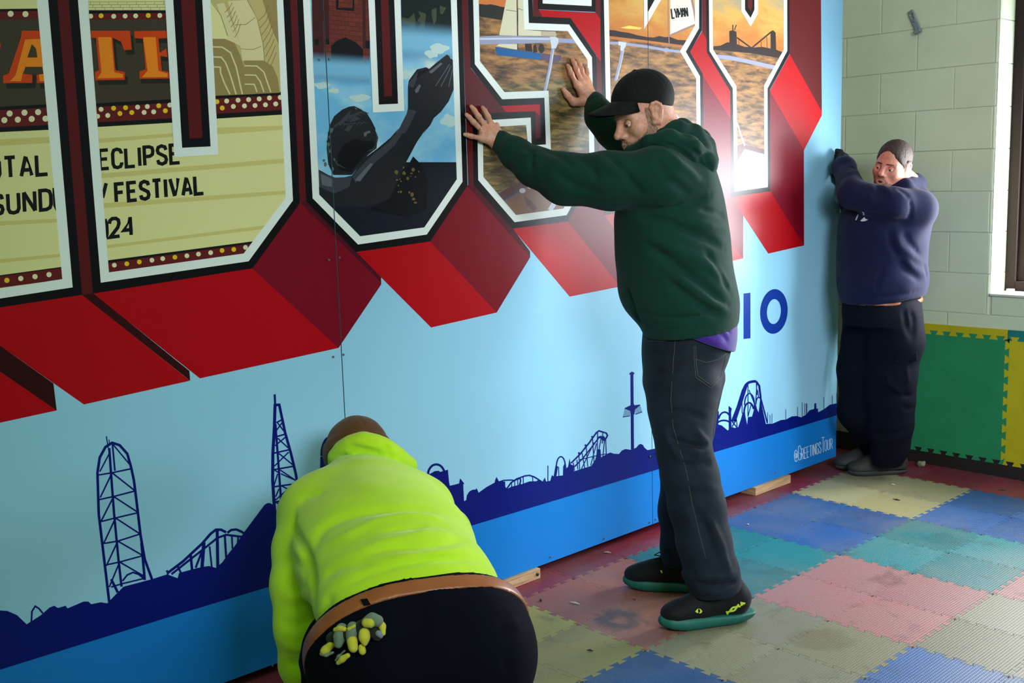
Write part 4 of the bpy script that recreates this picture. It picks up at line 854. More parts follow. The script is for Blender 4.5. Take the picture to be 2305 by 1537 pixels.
for x, y0, y1 in ((1512, 468, 580), (1535, 495, 580), (1555, 482, 580), (1690, 440, 545), (1805, 415, 510), (1850, 372, 512), (1876, 382, 495), (1890, 382, 492), (1898, 382, 492), (2063, 322, 440), (2145, 305, 390), (2189, 278, 382)): S('D', 1.3, (x, y0), (x, y1))
print_part('skyline_print', [(NAVY, 2, [sk]), (NAVY, 2.1, rib)])
# cut-outs between printed bars where the sky shows
# screws along the seams
screw_m = plain('screw_head', (120, 130, 134), 0.35, metal=0.6)
scr = bpy.data.meshes.new('screw')
bm = bmesh.new(); bmesh.ops.create_cone(bm, cap_ends=True, segments=10, radius1=0.0042, radius2=0.003, depth=0.0026, matrix=Matrix.Rotation(math.pi/2, 4, 'Y')); bm.to_mesh(scr); bm.free(); scr.materials.append(screw_m)
for px_, py_ in ((717.6, 134.7), (740, 133.7), (728, 361), (750.7, 359), (739.3, 584.7), (763, 580), (749, 803), (772, 798), (1462, 1026.7), (1475, 1020), (1462, 1175), (1476, 1168.6), (1360, 1211), (1238.7, 1253), (1745, 1063), (612, 1497)):
    P = onx(px_, py_, XM); o = bpy.data.objects.new('screw', scr); COL.objects.link(o); o.parent = mural
    o.matrix_parent_inverse = Matrix.Translation(mural.location).inverted(); o.location = (XM+0.0042, P[1], P[2])
# wooden shims under the mural
wood, nt, b = new_mat('raw_lumber'); v = coords(nt, (3, 1, 22))
nt.links.new(ramp(nt, noise(nt, v, 6, 5, 0.6, 0.5), [(0.3, lin((150, 112, 78))), (0.55, lin((190, 152, 112))), (0.75, lin((205, 175, 138)))]), b.inputs['Base Color']); b.inputs['Roughness'].default_value = 0.7
def shim(y0, y1, lab, bolt):
    root = empty('wood_block', ((-0.18), (y0+y1)/2, 0)); tag(root, lab, 'wood block', 'lumber blocks under the mural')
    box('lumber', (-0.26, y0, 0.0005), (-0.098, y1, 0.0405), wood, root, 0.002)
    if bolt:
        tube('bolt', [(-0.0985, y1-0.018, 0.021), (-0.0945, y1-0.018, 0.021)], 0.007, plain('rusty_bolt', (60, 48, 40), 0.5, metal=0.5), root, 10)
shim(-2.02, -1.615, 'raw lumber block with a bolt under mural behind the crouching man', True)
shim(-0.16, 0.145, 'raw lumber block under the mural end near the signature', False)

# ------------------------------------------------------------------ smooth solid modelling (distance fields meshed with surface nets)
import time
TIMING = False; FAC = [1.45]; T0 = [time.time()]
def nz(v): v = np.asarray(v, float); return v/np.linalg.norm(v)
class Solid:
    def __init__(self): self.prims = []; self.marks = []; self.disp = None
    def cap(self, a, b, ra, rb, k=0.02, op='u'):
        self.prims.append(('cap', np.asarray(a, float), np.asarray(b, float), ra, rb, k, op)); return self
    def chain(self, pts, rads, k=0.02, op='u'):
        for i in range(len(pts)-1): self.cap(pts[i], pts[i+1], rads[i], rads[i+1], k, op)
        return self
    def ell(self, c, r, axes=None, k=0.02, op='u'):
        A = np.eye(3) if axes is None else np.asarray(axes, float)
        self.prims.append(('ell', np.asarray(c, float), A, np.asarray(r, float), k, op)); return self
    def loft(self, secs, k=0.02, op='u'):
        """sections: (center3, half side a, half front b, side axis angle); stacked along z"""
        S_ = sorted(secs, key=lambda t: t[0][2])
        self.prims.append(('loft', np.array([s[0] for s in S_], float), np.array([s[1] for s in S_], float), np.array([s[2] for s in S_], float), np.array([s[3] for s in S_], float), k, op)); return self
    def rbox(self, c, h, axes, r, k=0.005, op='u'):
        self.prims.append(('rbox', np.asarray(c, float), np.asarray(axes, float), np.asarray(h, float), r, k, op)); return self
    def half(self, p, n, k=0.004, op='i'):
        """keep the side the normal points away from"""
        self.prims.append(('half', np.asarray(p, float), nz(n), k, op)); return self
    def solid(self, other, off=0.0, k=0.004, op='i'):
        self.prims.append(('solid', other, off, k, op)); return self
    def mark(self, pts, wd, amp):
        """crease (amp<0) or ridge (amp>0) along a polyline"""
        self.marks.append((np.array(pts, float), wd, amp)); return self
    def pd(self, pr, P):
        t = pr[0]
        if t == 'cap':
            _, a, b, ra, rb, k, op = pr; ab = b-a; L2 = max(ab@ab, 1e-12)
            h = np.clip(((P-a)@ab)/L2, 0, 1)
            return np.sqrt((((P-a)-h[..., None]*ab)**2).sum(-1))-(ra+(rb-ra)*h)
        if t == 'ell':
            _, c, A, r, k, op = pr; q = (P-c)@A.T; k0 = np.sqrt(((q/r)**2).sum(-1))+1e-9; k1 = np.sqrt(((q/r**2)**2).sum(-1))+1e-9
            return k0*(k0-1)/k1
        if t == 'loft':
            _, C_, a, b, an, k, op = pr; z = np.clip(P[..., 2], C_[0, 2], C_[-1, 2])
            def I(v):
                i = np.clip(np.searchsorted(C_[:, 2], z)-1, 0, len(C_)-2); f = (z-C_[i, 2])/(C_[i+1, 2]-C_[i, 2])
                m_ = np.gradient(v, C_[:, 2]); h = C_[i+1, 2]-C_[i, 2]
                return (2*f**3-3*f**2+1)*v[i]+(f**3-2*f**2+f)*h*m_[i]+(-2*f**3+3*f**2)*v[i+1]+(f**3-f**2)*h*m_[i+1]
            cx, cy, aa, bb, g = I(C_[:, 0]), I(C_[:, 1]), I(a), I(b), I(an)
            dx, dy = P[..., 0]-cx, P[..., 1]-cy; u = dx*np.cos(g)+dy*np.sin(g); v_ = -dx*np.sin(g)+dy*np.cos(g)
            k0 = np.sqrt((u/aa)**2+(v_/bb)**2)+1e-9; k1 = np.sqrt((u/aa**2)**2+(v_/bb**2)**2)+1e-9
            d = k0*(k0-1)/k1; dz = np.abs(P[..., 2]-z)
            return np.where(dz > 0, np.sqrt(np.maximum(d, 0)**2+dz**2), d)
        if t == 'rbox':
            _, c, A, h, r, k, op = pr; q = np.abs((P-c)@A.T)-(h-r)
            return np.sqrt((np.maximum(q, 0)**2).sum(-1))+np.minimum(q.max(-1), 0)-r
        if t == 'half':
            return (P-pr[1])@pr[2]
        if t == 'solid':
            return pr[1].ev(P)+pr[2]
    @staticmethod
    def comb(d, e, k, op):
        if op == 's': e = -e
        if op == 'u':
            h = np.clip(0.5+0.5*(e-d)/k, 0, 1); return e*(1-h)+d*h-k*h*(1-h)
        h = np.clip(0.5-0.5*(e-d)/k, 0, 1); return e*(1-h)+d*h+k*h*(1-h)
    def post(self, P, d, cen=None, rad=0.0):
        """cen: block centres when P is (blocks, points, 3)"""
        if cen is not None:
            for mk in self.marks:
                lo, hi = mk[0].min(0)-3*mk[1]-rad, mk[0].max(0)+3*mk[1]+rad
                sb = np.where(np.all((cen > lo) & (cen < hi), -1))[0]
                if not len(sb): continue
                sub = Solid(); sub.marks = [mk]; dd = d[sb].reshape(-1)
                d[sb] = sub.post(P[sb].reshape(-1, 3), dd).reshape(len(sb), -1)
            if self.disp is not None: d = d-self.disp(P)
            return d
        for pts, wd, amp in self.marks:
            lo, hi = pts.min(0)-3*wd, pts.max(0)+3*wd
            sel = np.all((P > lo) & (P < hi), -1)
            if not sel.any(): continue
            Q = P[sel]; best = np.full(len(Q), 9.0)
            n_ = len(pts); tt = np.zeros(len(Q))
            for i in range(n_-1):
                ab = pts[i+1]-pts[i]; h = np.clip(((Q-pts[i])@ab)/max(ab@ab, 1e-12), 0, 1)
                e = np.sqrt((((Q-pts[i])-h[:, None]*ab)**2).sum(-1)); bb = e < best
                best = np.where(bb, e, best); tt = np.where(bb, (i+h)/(n_-1), tt)
            fade = np.clip(np.minimum(tt, 1-tt)*5, 0.15, 1)
            d[sel] -= amp*fade*np.exp(-(best/wd)**2)
        if self.disp is not None: d = d-self.disp(P)
        return d
    def ev(self, P):
        P = np.asarray(P, float); d = np.full(P.shape[:-1], 5.0)
        for pr in self.prims: d = self.comb(d, self.pd(pr, P), pr[-2], pr[-1])
        return self.post(P, d)
    def hit(self, px, py, q0=1.5, q1=7.0):
        """first surface point along the line of sight of a photo pixel"""
        return self.cast([(px, py)], q0, q1)[0]
    def cast(self, pts, q0=1.5, q1=7.0):
        D_ = np.array([ray(*p) for p in pts]); nl = np.linalg.norm(D_, axis=1); q = np.full(len(D_), q0); done = np.zeros(len(D_), bool); lost = np.zeros(len(D_), bool)
        for _ in range(110):
            live = np.where(~done & ~lost)[0]
            if not len(live): break
            d = self.ev(CAM+D_[live]*q[live, None]); q[live] += np.maximum(d*0.75, 0.0004)/nl[live]
            done[live[d < 0.0006]] = True; lost[live[q[live] > q1]] = True
        return [None if lost[i] else CAM+D_[i]*q[i] for i in range(len(D_))]
    def hits(self, pts, lift=0.0):
        return [o for o in self.cast(pts) if o is not None]
    def bounds(self, pad=0.03):
        lo, hi = np.full(3, 9.), np.full(3, -9.)
        for pr in self.prims:
            if pr[-1] != 'u': continue
            if pr[0] == 'cap': pts = np.array([pr[1]-pr[3], pr[1]+pr[3], pr[2]-pr[4], pr[2]+pr[4]])
            elif pr[0] == 'ell': m_ = max(pr[3]); pts = np.array([pr[1]-m_, pr[1]+m_])
            elif pr[0] == 'loft': m_ = np.maximum(pr[2], pr[3])[:, None]*np.array([[1, 1, 0]]); pts = np.concatenate([pr[1]-m_, pr[1]+m_])
            elif pr[0] == 'rbox': m_ = np.linalg.norm(pr[3]); pts = np.array([pr[1]-m_, pr[1]+m_])
            elif pr[0] == 'solid': pts = np.array(pr[1].bounds(0))
            else: continue
            lo = np.minimum(lo, pts.min(0)); hi = np.maximum(hi, pts.max(0))
        return lo-pad, hi+pad
    def grid(self, h, bounds=None):
        lo, hi = self.bounds() if bounds is None else bounds
        B = 10; nb = np.ceil((hi-lo)/(B*h)).astype(int)+1
        n = nb*B+1
        D = np.empty(tuple(n), np.float32)
        gi = np.stack(np.meshgrid(*[np.arange(x) for x in nb], indexing='ij'), -1).reshape(-1, 3)
        cen = lo+(gi*B+B/2)*h
        pc = []
        d0 = np.full(len(cen), 5.0)
        for pr in self.prims:
            e = self.pd(pr, cen); pc.append(e); d0 = self.comb(d0, e, pr[-2], pr[-1])
        R_ = B*h*0.87*FAC[0]+0.010
        Df = np.repeat(np.repeat(np.repeat(np.sign(d0).reshape(nb), B, 0), B, 1), B, 2).astype(np.float32)
        D[:] = 1.0; D[:Df.shape[0], :Df.shape[1], :Df.shape[2]] = Df
        keep = np.where(np.abs(d0) < R_)[0]
        off = np.stack(np.meshgrid(*[np.arange(B+1)]*3, indexing='ij'), -1).reshape(-1, 3)
        for s in range(0, len(keep), 600):
            kk = keep[s:s+600]; P = lo+(gi[kk][:, None, :]*B+off[None])*h
            d = np.full(P.shape[:2], 5.0)
            for pr, e in zip(self.prims, pc):
                if pr[-1] == 'u': sel = np.where(e[kk] < d0[kk]+2*R_+pr[-2])[0]
                else: sel = np.where(np.abs(e[kk]) < 4*R_)[0] if pr[-1] == 's' else np.arange(len(kk))
                if len(sel): d[sel] = self.comb(d[sel], self.pd(pr, P[sel]), pr[-2], pr[-1])
            d = self.post(P, d, cen[kk], B*h*0.5)
            dd = d.reshape(-1, B+1, B+1, B+1).astype(np.float32)
            for t, b_ in enumerate(gi[kk]):
                x, y, z = b_*B; D[x:x+B+1, y:y+B+1, z:z+B+1] = dd[t]
        return D, lo, h
    def mesh(self, h, bounds=None, smooth_it=2):
        D, lo, h = self.grid(h, bounds)
        ins = D < 0
        c = np.zeros(tuple(np.array(D.shape)-1), np.uint8)
        for i in (0, 1):
            for j in (0, 1):
                for k in (0, 1):
                    c += ins[i:D.shape[0]-1+i, j:D.shape[1]-1+j, k:D.shape[2]-1+k]
        act = np.argwhere((c > 0) & (c < 8))
        idx = np.full(c.shape, -1, np.int32); idx[tuple(act.T)] = np.arange(len(act))
        acc = np.zeros((len(act), 3)); cnt = np.zeros(len(act))
        cor = [(i, j, k) for i in (0, 1) for j in (0, 1) for k in (0, 1)]
        for a in cor:
            for ax in range(3):
                if a[ax]: continue
                b_ = list(a); b_[ax] = 1
                da = D[tuple((act+a).T)]; db = D[tuple((act+b_).T)]
                m_ = (da < 0) != (db < 0)
                t = np.where(m_, da/np.where(m_, da-db, 1), 0)
                p = np.array(a, float)[None]+np.zeros((len(act), 3)); p[:, ax] += t
                acc[m_] += p[m_]; cnt[m_] += 1
        V = lo+(act+acc/np.maximum(cnt, 1)[:, None])*h
        F = []
        for ax in range(3):
            s0 = [slice(1, -1)]*3; s1 = [slice(1, -1)]*3
            s0[ax] = slice(0, -1); s1[ax] = slice(1, None)
            A, Bv = ins[tuple(s0)], ins[tuple(s1)]
            e = np.argwhere(A != Bv)
            if not len(e): continue
            o = np.ones(3, int); o[ax] = 0; g = e+o
            u, v_ = (ax+1) % 3, (ax+2) % 3
            du = np.zeros(3, int); du[u] = 1; dv = np.zeros(3, int); dv[v_] = 1
            q = np.stack([idx[tuple((g-du-dv).T)], idx[tuple((g-dv).T)], idx[tuple(g.T)], idx[tuple((g-du).T)]], 1)
            fl = ~A[tuple(e.T)]
            q[fl] = q[fl][:, ::-1]
            F.append(q)
        F = np.concatenate(F); F = F[(F >= 0).all(1)]
        # light relaxation
        for _ in range(smooth_it):
            src = np.concatenate([F[:, [0, 1, 2, 3]].ravel(), F[:, [1, 2, 3, 0]].ravel()]); dst = np.concatenate([F[:, [1, 2, 3, 0]].ravel(), F[:, [0, 1, 2, 3]].ravel()])
            n_ = np.bincount(src, minlength=len(V)); s = np.stack([np.bincount(src, V[dst, i], len(V)) for i in range(3)], 1)
            V = V*0.5+0.5*s/np.maximum(n_, 1)[:, None]
        return V, F
    def build(self, name, h, mat, parent, bounds=None, smooth_it=2):
        V, F = self.mesh(h, bounds, smooth_it)
        if TIMING: print('SOLID', name, len(V), round(time.time()-T0[0], 1))
        me = bpy.data.meshes.new(name)
        me.vertices.add(len(V)); me.vertices.foreach_set('co', V.astype(np.float32).ravel())
        me.loops.add(F.size); me.loops.foreach_set('vertex_index', F.astype(np.int32).ravel())
        me.polygons.add(len(F)); me.polygons.foreach_set('loop_start', np.arange(0, F.size, 4, dtype=np.int32))
        me.update(calc_edges=True); me.validate()
        me.polygons.foreach_set('use_smooth', [True]*len(me.polygons))
        return link(name, me, mat, parent)
def wrinkle(amp, scale, seed, stretch=(1, 1, 1), n=7):
    r = np.random.default_rng(seed); K = r.normal(size=(n, 3))*np.array(stretch)*scale; ph = r.uniform(0, 6.28, n)
    def f(P):
        s = 0
        for k, p in zip(K, ph): s = s+np.sin(P@k+p+0.8*np.sin(P@(k[[1, 2, 0]]*0.6)))
        return amp*s/n
    return f
def frame_axes(fwd, up):
    f = nz(fwd); u = np.asarray(up, float); u = nz(u-f*(u@f)); l = np.cross(u, f); return np.array([f, l, u])
RH = nz([RC[0][0], RC[0][1], 0]); FH = nz([RC[2][0], RC[2][1], 0])   # picture right and away, level
class Head:
    """standard head, origin between the ears, x forward, y left, z up"""
    def __init__(self, c, fwd, up, s): self.c = np.asarray(c, float); self.A = frame_axes(fwd, up); self.s = s
    def P(self, x, y, z): return self.c+self.s*(np.array([x, y, z])@self.A)
    def ax(self, rx=0, ry=0, rz=0):
        Rm = np.array(Matrix.Rotation(rz, 3, 'Z') @ Matrix.Rotation(ry, 3, 'Y') @ Matrix.Rotation(rx, 3, 'X')); return Rm.T @ self.A
    def shape(self, S_, full=0.0):
        s, P = self.s, self.P
        E_ = lambda c, r, k=.02, op='u', ax=None: S_.ell(P(*c), np.array(r)*s, self.A if ax is None else ax, k*s, op)
        Cp = lambda a, b, ra, rb, k=.012, op='u': S_.cap(P(*a), P(*b), ra*s, rb*s, k*s, op)
        E_((-.012, 0, .042), (.099, .077, .088)); E_((.030, 0, -.028), (.060, .063+full, .074), .03)
        for y in (-1, 1):
            Cp((-.004, y*(.053+full), -.050), (.066, y*.020, -.103), .021+full*.5, .019, .03)
            E_((.052, y*.046, -.030), (.026, .022, .024), .025)
            Cp((.085, y*.010, .014), (.066, y*.048, .012), .009, .008, .018)
        E_((.070, 0, -.106), (.021, .026, .019), .02)
        E_((.078, 0, -.070), (.020, .031, .026), .02)
        for y in (-1, 1): E_((.096, y*.033, -.007), (.022, .017, .0125), .012, 's')
        Cp((.086, 0, .006), (.109, 0, -.034), .0085, .0115, .014); E_((.110, 0, -.039), (.0135, .0125, .0115), .008)
        for y in (-1, 1): E_((.097, y*.0145, -.044), (.0125, .0085, .0095), .007); E_((.104, y*.008, -.051), (.006, .0035, .004), .004, 's')
        Cp((.091, -.020, -.0735), (.0975, 0, -.0695), .005, .006, .006); Cp((.0975, 0, -.0695), (.091, .020, -.0735), .006, .005, .006)
        Cp((.090, -.018, -.0805), (.0955, 0, -.083), .005, .0065, .006); Cp((.0955, 0, -.083), (.090, .018, -.0805), .0065, .005, .006)
        Cp((.099, -.019, -.0765), (.103, .0, -.0765), .0022, .003, .003, 's'); Cp((.103, .0, -.0765), (.099, .019, -.0765), .003, .0022, .003, 's')
        for y in (-1, 1):
            rim = [(.012, y*.074, -.030), (-.004, y*.080, -.033), (-.014, y*.085, -.018), (-.022, y*.089, .004), (-.021, y*.090, .020), (-.010, y*.088, .031), (.004, y*.083, .030), (.011, y*.078, .018), (.008, y*.076, .006)]
            S_.chain([P(*p) for p in rim], [r*s for r in (.006, .0085, .0055, .0048, .0048, .0048, .0048, .0045, .004)], .004*s)
            E_((-.006, y*.079, .0), (.017, .008, .031), .008); E_((.008, y*.075, -.010), (.006, .006, .009), .006)
            E_((-.001, y*.0885, -.002), (.0085, .0065, .017), .005, 's')
        return S_
    def eyes(self, parent, white, iris, look=(1, 0, -.25), skin=None, droop=.0):
        for y in (-1, 1):
            e = Solid(); c = self.P(.0745, y*.033, -.0085)
            e.ell(c, np.array([.0122]*3)*self.s)
            o = e.build('eye', .0016*self.s, white, parent, smooth_it=1)
            for nm, dz, sg in (('upper_eyelid', .0030-droop, -1), ('lower_eyelid', -.0062, 1)):
                l_ = Solid(); l_.ell(c, np.array([.0136, .0142, .0132])*self.s, self.A); l_.half(c+self.A[2]*dz*self.s, sg*nz(self.A[2]-.12*sg*self.A[0]), .0016); l_.build(nm, .0013*self.s, skin, parent, smooth_it=1)
            d = nz(np.array(look)@self.A); i_ = Solid().ell(c+d*.0095*self.s, np.array([.0045, .0058, .0058])*self.s, frame_axes(d, self.A[2]))
            i_.build('iris', .0011*self.s, iris, o, smooth_it=1)

# ------------------------------------------------------------------ people: materials
def cloth(name, c, rough=0.85, var=0.12, weave=900, sheen=0.25, spec=0.2):
    mt, nt, b = new_mat(name); c = lin(c); v_ = coords(nt)
    f = noise(nt, v_, 14, 5, 0.6)
    nt.links.new(ramp(nt, f, [(0.25, tuple(x*(1-var) for x in c)), (0.75, tuple(min(1, x*(1+var)) for x in c))]), b.inputs['Base Color'])
    b.inputs['Roughness'].default_value = rough; b.inputs['Specular IOR Level'].default_value = spec; b.inputs['Sheen Weight'].default_value = sheen; b.inputs['Sheen Roughness'].default_value = 0.5
    bump(nt, b, noise(nt, v_, weave, 2), 0.25, 0.0006)
    return mt
def skin_mat(name, c, red):
    mt, nt, b = new_mat(name); v_ = coords(nt)
    f = noise(nt, v_, 16, 5, 0.6); g = noise(nt, v_, 120, 3, 0.6)
    base = ramp(nt, f, [(0.35, lin(c)), (0.68, lin(red))])
    nt.links.new(mixc(nt, 0.18, base, ramp(nt, g, [(0.35, lin((120, 70, 52))), (0.6, lin((230, 180, 150)))])), b.inputs['Base Color'])
    b.inputs['Roughness'].default_value = 0.48; b.inputs['Specular IOR Level'].default_value = 0.4
    b.inputs['Subsurface Weight'].default_value = 0.12; b.inputs['Subsurface Radius'].default_value = (0.012, 0.005, 0.003); b.inputs['Subsurface Scale'].default_value = 1.0
    bump(nt, b, g, 0.12, 0.001)
    return mt
def hair_mat(name, c, c2):
    mt, nt, b = new_mat(name); v_ = coords(nt, (1, 1, 1))
    f = noise(nt, v_, 170, 4, 0.7)
    nt.links.new(ramp(nt, f, [(0.35, lin(c)), (0.68, lin(c2))]), b.inputs['Base Color']); b.inputs['Roughness'].default_value = 0.7
    bump(nt, b, f, 0.6, 0.0015); return mt
eye_w = plain('eye_white', (214, 206, 198), 0.25); eye_d = plain('eye_iris', (40, 30, 24), 0.15)
def depth(P): return float(RC[2] @ (np.asarray(P)-CAM))
def mr(pxr, q): return pxr*q/FPX

# ------------------------------------------------------------------ man in the green hoodie
man = empty('person', (0.47, -1.47, 0)); tag(man, 'man in dark green hoodie and black cap pressing both palms on the mural', 'person')
skin1 = skin_mat('skin_warm', (206, 152, 122), (204, 128, 104)); denim = cloth('dark_denim', (17, 27, 37), 0.8, 0.4, 1200, 0.03); green_c = cloth('green_fleece', (7, 48, 37), 0.9, 0.12, 700, 0.05)
capc = cloth('black_cap', (11, 15, 12), 0.8, 0.1, 1500, 0.02); purple_c = cloth('purple_cotton', (58, 20, 122), 0.8, 0.1)
hd = Head(at(1449, 257, 3.68), -RH*math.cos(.34)-FH*math.sin(.34)-np.array([0, 0, math.tan(.31)]), (0, 0, 1), 1.06)
neckp = at(1500, 340, 3.72)
body = Solid(); hd.shape(body)
body.cap(hd.P(-.025, 0, -.035), neckp, .064, .070, .03); body.cap(hd.P(-.05, 0, -.02), at(1520, 345, 3.74), .05, .06, .03)
for y in (-1, 1):
    pass
# hands flat against the print
def px2(x, y): return 1030+x*0.27332, 120+y*0.27332
def hand(S_, fingers, wrist, forearm, palm_c):
    kn = []
    for (tip, mid, base), r in fingers:
        t = onx(*px2(*tip), XM+.0085); m_ = onx(*px2(*mid), XM+.017); b_ = onx(*px2(*base), XM+.021); kn.append(b_)
        m1 = t*.62+m_*.38+np.array([.003, 0, 0])
        S_.chain([t, m1, m_, b_], [r*.82, r*.95, r*1.02, r*1.08], .004)
        S_.ell(m_+np.array([.003, 0, 0]), np.array([.011, .0095, .0095])*r/.0095, None, .006)
    w_ = onx(*px2(*wrist), XM+.040)
    for b_ in kn: S_.cap(b_, b_*.30+w_*.70, .0125, .017, .012)
    for a, b_ in zip(kn[:-1], kn[1:]): S_.cap(a, b_, .0115, .0115, .008)
    pc = onx(*px2(*palm_c), XM+.022); S_.cap(pc, w_, .024, .027, .02)
    S_.cap(w_, forearm, .028, .036, .02)
    return w_
lw = at(1150, 335, 3.74)
Lf = [(((72, 505), (128, 566), (212, 646)), .0092), (((112, 438), (170, 522), (246, 622)), .0098), (((204, 446), (246, 520), (290, 606)), .0096), (((58, 668), (112, 684), (200, 700)), .0085)]
Lf = [Lf[3], Lf[0], Lf[1], Lf[2]]
hand(body, Lf, (352, 745), lw, (285, 680))
body.chain([onx(*px2(345, 720), XM+.03), onx(*px2(335, 650), XM+.014), onx(*px2(322, 590), XM+.011)], [.016, .013, .010], .008)
rw = at(1352, 262, 4.04)
Rf = [(((905, 100), (935, 170), (985, 265)), .0095), (((943, 52), (975, 130), (1022, 238)), .0100), (((988, 58), (1015, 130), (1052, 228)), .0096), (((1058, 118), (1066, 170), (1078, 246)), .0085)]
hand(body, Rf, (1110, 395), rw, (1035, 320))
body.chain([onx(*px2(1060, 400), XM+.03), onx(*px2(955, 400), XM+.022), onx(*px2(905, 345), XM+.015), onx(*px2(872, 300), XM+.010)], [.020, .0145, .0115, .0095], .010)
# arms, trunk and legs under the clothes
LS, LE, RS, RE = at(1482, 398, 3.58), at(1272, 402, 3.64), at(1512, 352, 3.97), at(1420, 330, 4.02)
body.chain([lw, LE, LS], [.034, .045, .055], .03); body.chain([rw, RE, RS], [.034, .045, .055], .03)
torso_axis = [at(1550, 800, 3.80), at(1525, 620, 3.80), at(1515, 470, 3.78), at(1505, 370, 3.76)]
body.chain(torso_axis, [.12, .13, .13, .08], .05); body.cap(LS, RS, .055, .055, .05); body.cap(torso_axis[3], neckp, .08, .07, .04)
Tn, Hn = onz(1481, 1420), onz(1690, 1393); dn = nz(Tn-Hn); An = Hn+dn*.085+np.array([0, 0, .13])
df = nz(onz(1430, 1345)-onz(1570, 1351)); Tf = onz(1408, 1322); Hf = Tf-df*.31; Af = Hf+df*.085+np.array([0, 0, .13])
hipL, hipR = at(1540, 860, 3.72), at(1558, 850, 3.92)
kneeL, kneeR = at(1547, 1045, 3.68), at(1540, 1050, 3.95)
body.chain([hipL, kneeL, An], [.08, .055, .04], .04); body.chain([hipR, kneeR, Af], [.08, .055, .04], .04); body.cap(hipL, hipR, .09, .09, .05)
bo = body.build('body', .0034, skin1, man)
hd.eyes(man, eye_w, eye_d, (1, .1, -.45), skin1, .0035)
headS = Solid(); hd.shape(headS)
# beard
beard_m = hair_mat('stubble', (104, 78, 60), (172, 126, 100))
bd = Solid(); A_ = hd.A
bd.ell(hd.P(.060, 0, -.098), np.array([.062, .066, .034])*hd.s, A_, .012)
for y in (-1, 1):
    bd.cap(hd.P(.020, y*.068, -.052), hd.P(.060, y*.045, -.088), .020*hd.s, .022*hd.s, .012); bd.cap(hd.P(.022, y*.070, .020), hd.P(.020, y*.070, -.050), .006*hd.s, .013*hd.s, .008)
    bd.cap(hd.P(.094, y*.004, -.060), hd.P(.084, y*.030, -.078), .009*hd.s, .010*hd.s, .006)
bd.cap(hd.P(.110, -.016, -.0765), hd.P(.110, .016, -.0765), .0145*hd.s, .0145*hd.s, .003, 's')
bd.solid(headS, -.0016, .002, 'i')
bd.disp = wrinkle(.0009, 420, 3)
bd.build('beard', .0026, beard_m, man, smooth_it=1)
for y in (-1, 1):
    Solid().cap(hd.P(.0965, y*.014, .0145), hd.P(.080, y*.044, .0150), .0034*hd.s, .0024*hd.s).build('eyebrow', .0014, beard_m, man)
# cap
cs = Solid(); cs.ell(hd.P(-.012, 0, .047), np.array([.1075, .0865, .0945])*hd.s, A_)
nrm_ = nz(np.array([.42, 0, -1])@A_); cs.half(hd.P(0, 0, .030), nrm_, .003)
for th in (0.0, 1.05, -1.05, 2.1, -2.1, 3.14):
    cs.mark([hd.P(-.012+.1075*math.cos(th)*math.sin(p), .0865*math.sin(th)*math.sin(p), .047+.0945*math.cos(p)) for p in np.linspace(.05, 1.5, 12)], .003, -.0012)
cs.ell(hd.P(-.012, 0, .141), np.array([.007, .007, .004])*hd.s, A_, .003)
cap_o = cs.build('cap', .0026, capc, man)
V, F = [], []
nu, nv = 24, 8
for lay in (0, 1):
    for i in range(nu+1):
        for j in range(nv+1):
            u = -1+2*i/nu; v_ = j/nv; th = u*1.0
            bx_, by_ = -.012+.1065*math.cos(th), .0865*math.sin(th)
            L_ = .096*max(0.0, 1-abs(u)**3.0)**.8
            zb = .032+.42*bx_
            x, y, z = bx_+L_*v_, by_*(1+.05*v_*(1-abs(u))), zb-v_*(.010+.020*abs(u)**1.5)
            V.append(hd.P(x, y, z-.0035*lay))
n1 = (nu+1)*(nv+1)
for i in range(nu):
    for j in range(nv):
        a = i*(nv+1)+j; q = (a, a+nv+1, a+nv+2, a+1); F.append(q); F.append(tuple(n1+t for t in q[::-1]))
for i in range(nu):
    a, b_ = i*(nv+1)+nv, (i+1)*(nv+1)+nv; F.append((a, b_, n1+b_, n1+a))
for j in range(nv):
    F.append((j, j+1, n1+j+1, n1+j)); a = nu*(nv+1)+j; F.append((a+1, a, n1+a, n1+a+1))
mesh_np('brim', V, F, capc, cap_o, True)
# hoodie
phi = math.radians(20); side = FH*math.cos(phi)+RH*math.sin(phi); gang = math.atan2(side[1], side[0])
def sec(y, x0, x1, q, a):
    b_ = math.sqrt(max(.03**2, (mr((x1-x0)/2, q))**2-(a*math.sin(phi))**2))/math.cos(phi); return (at((x0+x1)/2, y, q), a, b_, gang)
ho = Solid()
ho.loft([sec(775, 1452, 1660, 3.80, .200), sec(735, 1440, 1662, 3.80, .205), sec(690, 1404, 1664, 3.80, .225), sec(600, 1386, 1650, 3.79, .240), sec(530, 1381, 1643, 3.78, .245), sec(465, 1384, 1634, 3.77, .245), sec(410, 1410, 1622, 3.76, .225), sec(365, 1440, 1606, 3.75, .170), sec(330, 1462, 1585, 3.74, .115)], .03)
ho.ell(LS, (.088, .088, .080), None, .06); ho.ell(RS, (.085, .085, .080), None, .06); ho.cap(LS, at(1540, 420, 3.66), .085, .10, .06)
cuffL = onx(*px2(372, 742), XM+.050)
ho.chain([LS, at(1375, 408, 3.60), LE, at(1205, 376, 3.69), at(1160, 345, 3.735), cuffL], [.098, .094, .086, .066, .052, .040], .03)
ho.chain([RS, RE, at(1378, 292, 4.04), at(1352, 262, 4.045), onx(*px2(1140, 420), XM+.060)], [.088, .072, .060, .054, .044], .03)
hemF, hemB = at(1443, 752, 3.80), at(1662, 728, 3.80); t_ = hemB-hemF; nh = np.cross(t_, FH); nh = nh if nh[2] < 0 else -nh
ho.half(hemF, nh, .012)
